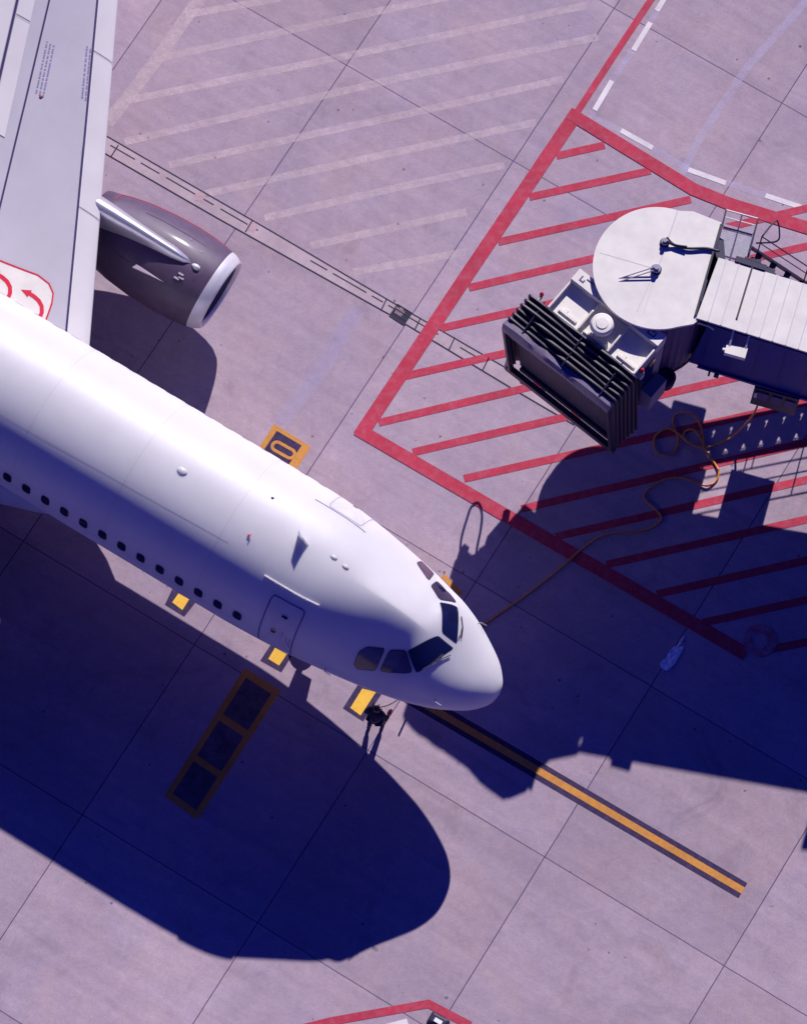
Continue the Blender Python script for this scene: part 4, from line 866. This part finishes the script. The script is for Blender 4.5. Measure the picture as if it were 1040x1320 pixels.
for n0_, zt, d in ((1.95, 5.98, 0), (1.97, 6.06, .05), (2.10, 6.05, .06), (2.18, 5.99, .03), (2.19, 5.90, -.05), (2.06, 5.88, -.07)):
    for u, z in upath(-.56, 2.60, zt, 3.16, d): vs.append(cp(u + .085 * (6.1 - z), n0_ - .035 * (6.1 - z), z))
b.add(vs, [(i * m + k, i * m + k + 1, (i + 1) * m + k + 1, (i + 1) * m + k) for i in range(5) for k in range(m - 1)]); bf = part(b, 'bumper_frame', [M_RUB, M_CUSHLIT], cn, smooth='auto')
for p in bf.data.polygons: p.material_index = 1 if p.center.z > 5.80 and p.normal.z > -.2 else 0  # upward faces coloured lighter as if sunlit, shaded legs darker
b = B(); cbox(b, -.42, 2.92, 1.92, 2.06, 2.95, 3.16); part(b, 'floor_bumper', M_BLACK, cf)
b = B(); cbox(b, .04, 2.56, 1.05, 1.12, 3.32, 6.17); part(b, 'inner_curtain', M_RUB, cn)  # stretched to roof and walls to stop sun leaking through the cab
b = B(); vs = []
for k in range(61):
    u = -.42 + 2.98 * k / 60; w_ = .007 * (k % 2)
    vs += [cp(u, 1.86 + w_, 5.95), cp(u + .24, 1.80 + w_, 3.2)]
b.add(vs, [(2 * k, 2 * k + 1, 2 * k + 3, 2 * k + 2) for k in range(60)]); part(b, 'mouth_backdrop', mat('mouth_shade_dark', (.032, .026, .075), .6, nscale=3, namt=.4), cn)  # added dark backdrop standing in for the shaded inside of the mouth
for u, n_ in ((-.32, 1.02), (2.68, .98)):
    b = B(); b.box(cp(u, n_ + .1, 6.07), (.06, .3, .03), CU, CN); b.lathe([(0, .035), (.14, .035), (.14, .06), (.16, .06)], cp(u, n_, 6.08), (0, 0, 1), 14); bc = part(b, 'beacon', M_ROOF)
    b = B(); b.lathe([(0, .05), (.10, .05), (.15, .035), (.17, 0)], cp(u, n_, 6.24), (0, 0, 1), 14); part(b, 'beacon_lens', M_BEACON, bc, smooth='auto')
# ------------------------------------------------------------------ cable on the apron
pts = [Vector(h) for h in HANG] + [Vector((x, y, .04 + .03 * math.sin(i * 1.7) ** 2)) for i, (x, y) in enumerate(CABLE)]
e = CABLE[-1]; pts += [Vector((e[0] - .25, e[1] + .1, .1)), Vector((e[0] - .7, e[1] + .2, .9)), Vector((e[0] - .95, e[1] + .2, 2.05))]
b = B(); b.tube(catmull(pts, 6), .028, 8); o = b.build('power_cable', M_HOSE, smooth=True); tag(o, 'orange power cable coiled on the apron beneath the bridge and trailing to the jet nose', 'power cable')
# pale mark of unknown kind, modelled as a crumpled sheet
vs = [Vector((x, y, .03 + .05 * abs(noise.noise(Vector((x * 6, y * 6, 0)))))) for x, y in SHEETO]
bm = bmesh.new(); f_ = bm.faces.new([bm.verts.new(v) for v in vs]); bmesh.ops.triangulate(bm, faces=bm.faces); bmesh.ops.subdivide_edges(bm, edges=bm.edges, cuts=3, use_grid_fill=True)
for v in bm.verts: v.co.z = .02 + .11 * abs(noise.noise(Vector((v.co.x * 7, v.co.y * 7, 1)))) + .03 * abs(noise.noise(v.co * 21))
me = bpy.data.meshes.new('pale_sheet'); bm.to_mesh(me); bm.free(); me.materials.append(M_PALE); o = bpy.data.objects.new('pale_sheet', me); C.objects.link(o)
sm = o.modifiers.new('s', 'SOLIDIFY'); sm.thickness = .012; tag(o, 'crumpled pale sheet lying in the bridge shadow right of the jet nose', 'plastic sheet')
# low black tub at the bottom edge
bx_, by_ = BLACKOBJ; tb = empty('wheel_chock', (bx_, by_, 0), -.5); tag(tb, 'small black wheel chock with pale top by the red line at the bottom edge', 'wheel chock')
b = B(); q = [(-.26, -.16, 0), (.26, -.16, 0), (.26, .16, 0), (-.26, .16, 0), (-.20, -.12, .17), (.20, -.12, .17), (.20, .12, .17), (-.20, .12, .17)]
b.add(q, [(0, 1, 2, 3), (4, 5, 6, 7), (0, 1, 5, 4), (1, 2, 6, 5), (2, 3, 7, 6), (3, 0, 4, 7)]); o = b.build('block', M_BLACK, tb); bv = o.modifiers.new('b', 'BEVEL'); bv.width = .04; bv.segments = 3
b = B(); b.box((.0, -.02, .18), (.2, .1, .02)); o2 = b.build('pale_plate', M_PALE, tb)
# ------------------------------------------------------------------ ground crew member
M_SKIN = mat('skin', (.42, .24, .17), .55); M_JKT = mat('jacket_dark', (.035, .02, .06), .8, nscale=12, namt=.3); M_TRS = mat('trousers_navy', (.02, .025, .08), .85, nscale=12, namt=.3)
M_HAIR = mat('hair_black', (.012, .008, .012), .6); M_BOOT = mat('boot_black', (.015, .012, .02), .5); M_GLV = mat('glove_red', (.62, .08, .08), .7); M_BELT = mat('reflective_band', (.16, .16, .34), .4)
def skinned(name, nodes, edges, m, parent, sub=2, root=0):
    me = bpy.data.meshes.new(name); me.from_pydata([n_[0] for n_ in nodes], edges, []); o = bpy.data.objects.new(name, me); C.objects.link(o)
    sk = o.modifiers.new('k', 'SKIN'); sk.use_smooth_shade = True
    for i, n_ in enumerate(nodes):
        r_ = n_[1]; me.skin_vertices[0].data[i].radius = (r_, r_) if not isinstance(r_, tuple) else r_
    me.skin_vertices[0].data[root].use_root = True
    ss = o.modifiers.new('s', 'SUBSURF'); ss.levels = sub; ss.render_levels = sub
    bpy.context.view_layer.update(); dg = bpy.context.evaluated_depsgraph_get(); nm = bpy.data.meshes.new_from_object(o.evaluated_get(dg))
    bpy.data.objects.remove(o); nm.name = name
    nm.materials.clear(); nm.materials.append(m); nm.shade_smooth(); r2 = bpy.data.objects.new(name, nm); C.objects.link(r2)
    if parent: r2.parent = parent
    return r2
px_, py_ = PERSON
# local frame: +y faces the jet (away from the camera), z up
joints = dict(pelvis=((0, 0, .94), .135), belly=((0, .01, 1.10), .125), chest=((0, .03, 1.32), .15), neck=((0, .05, 1.50), .06), head0=((0, .075, 1.58), .075), head1=((0, .09, 1.68), .095), head2=((0, .08, 1.755), .06),
  shl=((-.19, .03, 1.42), .065), ell=((-.26, -.02, 1.16), .047), wrl=((-.20, .18, 1.08), .032), shr=((.19, .03, 1.42), .065), elr=((.27, .02, 1.16), .047), wrr=((.27, .22, 1.05), .032),
  hpl=((-.10, 0, .88), .10), knl=((-.13, .06, .50), .062), anl=((-.15, -.10, .10), .042), hpr=((.10, 0, .88), .10), knr=((.12, .10, .50), .062), anr=((.14, .14, .10), .042))
names_ = list(joints); nodes = [joints[k] for k in names_]; ix = {k: i for i, k in enumerate(names_)}
ed = [('pelvis', 'belly'), ('belly', 'chest'), ('chest', 'neck'), ('neck', 'head0'), ('head0', 'head1'), ('head1', 'head2'), ('chest', 'shl'), ('shl', 'ell'), ('ell', 'wrl'), ('chest', 'shr'), ('shr', 'elr'), ('elr', 'wrr'), ('pelvis', 'hpl'), ('hpl', 'knl'), ('knl', 'anl'), ('pelvis', 'hpr'), ('hpr', 'knr'), ('knr', 'anr')]
edges = [(ix[a], ix[b_]) for a, b_ in ed]
for side, wk in ((-1, 'wrl'), (1, 'wrr')):
    wv = Vector(joints[wk][0]); pm = len(nodes); nodes.append((tuple(wv + Vector((0, .07, -.02))), .034)); edges.append((ix[wk], pm))
    for f in range(4):
        base = wv + Vector(((f - 1.5) * .021, .10, -.02)); l_ = (.034, .040, .037, .029)[f]; pv = pm
        for j, dv in enumerate((Vector((0, .9, -.4)), Vector((0, .55, -.85)), Vector((0, -.1, -1)))): base = base + dv * l_; nodes.append((tuple(base), .0095 - .001 * j)); edges.append((pv, len(nodes) - 1)); pv = len(nodes) - 1
    base = wv + Vector((-side * .035, .05, -.02)); pv = pm
    for dv in (Vector((-side * .6, .7, -.3)), Vector((-side * .1, .9, -.5))): base = base + dv * .032; nodes.append((tuple(base), .011)); edges.append((pv, len(nodes) - 1)); pv = len(nodes) - 1
person = skinned('person', nodes, edges, M_SKIN, None, 1)
person.location = (px_, py_, 0); person.scale = (.95, .95, .96); person.rotation_euler = (0, 0, R(-24))
tag(person, 'ground worker in dark jacket and navy trousers standing beside the jet nose', 'person')
def sub(name, keys, grow, m, extra=None, lv=1):
    nd = [(joints[k][0], joints[k][1] + grow) for k in keys]; ii = {k: i for i, k in enumerate(keys)}; eg = [(ii[a], ii[b_]) for a, b_ in ed if a in ii and b_ in ii]
    for k, p_, r_, to in (extra or []): nd.append((p_, r_)); ii[k] = len(nd) - 1; eg.append((ii[to], ii[k]))
    return skinned(name, nd, eg, m, person, lv)
sub('jacket', ['chest', 'belly', 'neck', 'shl', 'ell', 'shr', 'elr'], .028, M_JKT, [('hem', (0, 0, .97), .165, 'belly'), ('cl', (-.215, .13, 1.10), .05, 'ell'), ('cr', (.27, .17, 1.08), .05, 'elr')], 2)
sub('trousers', ['pelvis', 'hpl', 'knl', 'hpr', 'knr'], .022, M_TRS, [('al', (-.15, -.085, .16), .066, 'knl'), ('ar', (.14, .13, .16), .066, 'knr')], 2)
skinned('hair', [((0, .05, 1.66), .098), ((0, .065, 1.74), .09), ((0, .09, 1.78), .06)], [(0, 1), (1, 2)], M_HAIR, person, 2)
for s_, k in ((-1, 'anl'), (1, 'anr')):
    a_ = Vector(joints[k][0]); skinned('boot', [(tuple(a_ + Vector((0, 0, .06))), .058), (tuple(a_ + Vector((0, -.02, -.04))), .052), (tuple(a_ + Vector((0, .08, -.055))), .045), (tuple(a_ + Vector((0, .18, -.06))), .036)], [(0, 1), (1, 2), (2, 3)], M_BOOT, person, 2)
b = B(); b.lathe([(0, .158), (.035, .162), (.07, .16)], (0, .006, 1.02), (0, 0, 1), 24, .9); b.build('belt', M_BELT, person, smooth=True)
b = B(); b.tube([(.11 * math.cos(q), .075, 1.68 + .12 * math.sin(q)) for q in [math.pi * k / 10 for k in range(11)]], .012, 6)
for s_ in (-1, 1): b.lathe([(0, 0), (0, .045), (.03, .045), (.035, 0)], (s_ * .095, .08, 1.68), (s_, 0, 0), 12)
b.build('headset', M_BLACK, person)
b = B()
for s_ in (-1, 1): b.lathe([(0, 0), (.004, .009), (.008, 0)], (s_ * .032, .178, 1.665), (0, 1, 0), 8)
b.tube([(0, .175, 1.66), (0, .20, 1.635), (0, .18, 1.625)], .012, 6); b.tube([(-.025, .172, 1.60), (.025, .172, 1.60)], .006, 6); b.build('face', M_HAIR, person)
b = B(); wv = Vector(joints['wrr'][0]); b.tube([tuple(wv + Vector((0, -.02, 0))), tuple(wv + Vector((0, .05, -.015))), tuple(wv + Vector((0, .10, -.03)))], [.05, .055, .045], 10); b.build('glove', M_GLV, person, smooth=True)
# interphone cord from the hand up to the jet's nose
mw = Matrix.Translation((px_, py_, 0)) @ Matrix.Rotation(R(-24), 4, 'Z'); h0 = mw @ Vector((.27, .3, 1.05)); h1 = mw @ Vector((.02, .10, 1.62))
acm = Matrix.Translation(NOSE) @ Matrix.Rotation(math.atan2(-0.49966202, 0.86622045), 4, 'Z'); e1 = acm @ Vector((-1.75, -.75, 2.35))
b = B(); b.tube(catmull([h1, h1.lerp(e1, .3) + Vector((0, 0, -.25)), h1.lerp(e1, .65) + Vector((0, 0, -.1)), e1]), .013, 6); o = b.build('headset_cord', mat('cord_yellow', (.85, .62, .2), .5), smooth=True); tag(o, 'thin yellow headset cord running from the ground worker to the jet nose', 'headset cord')
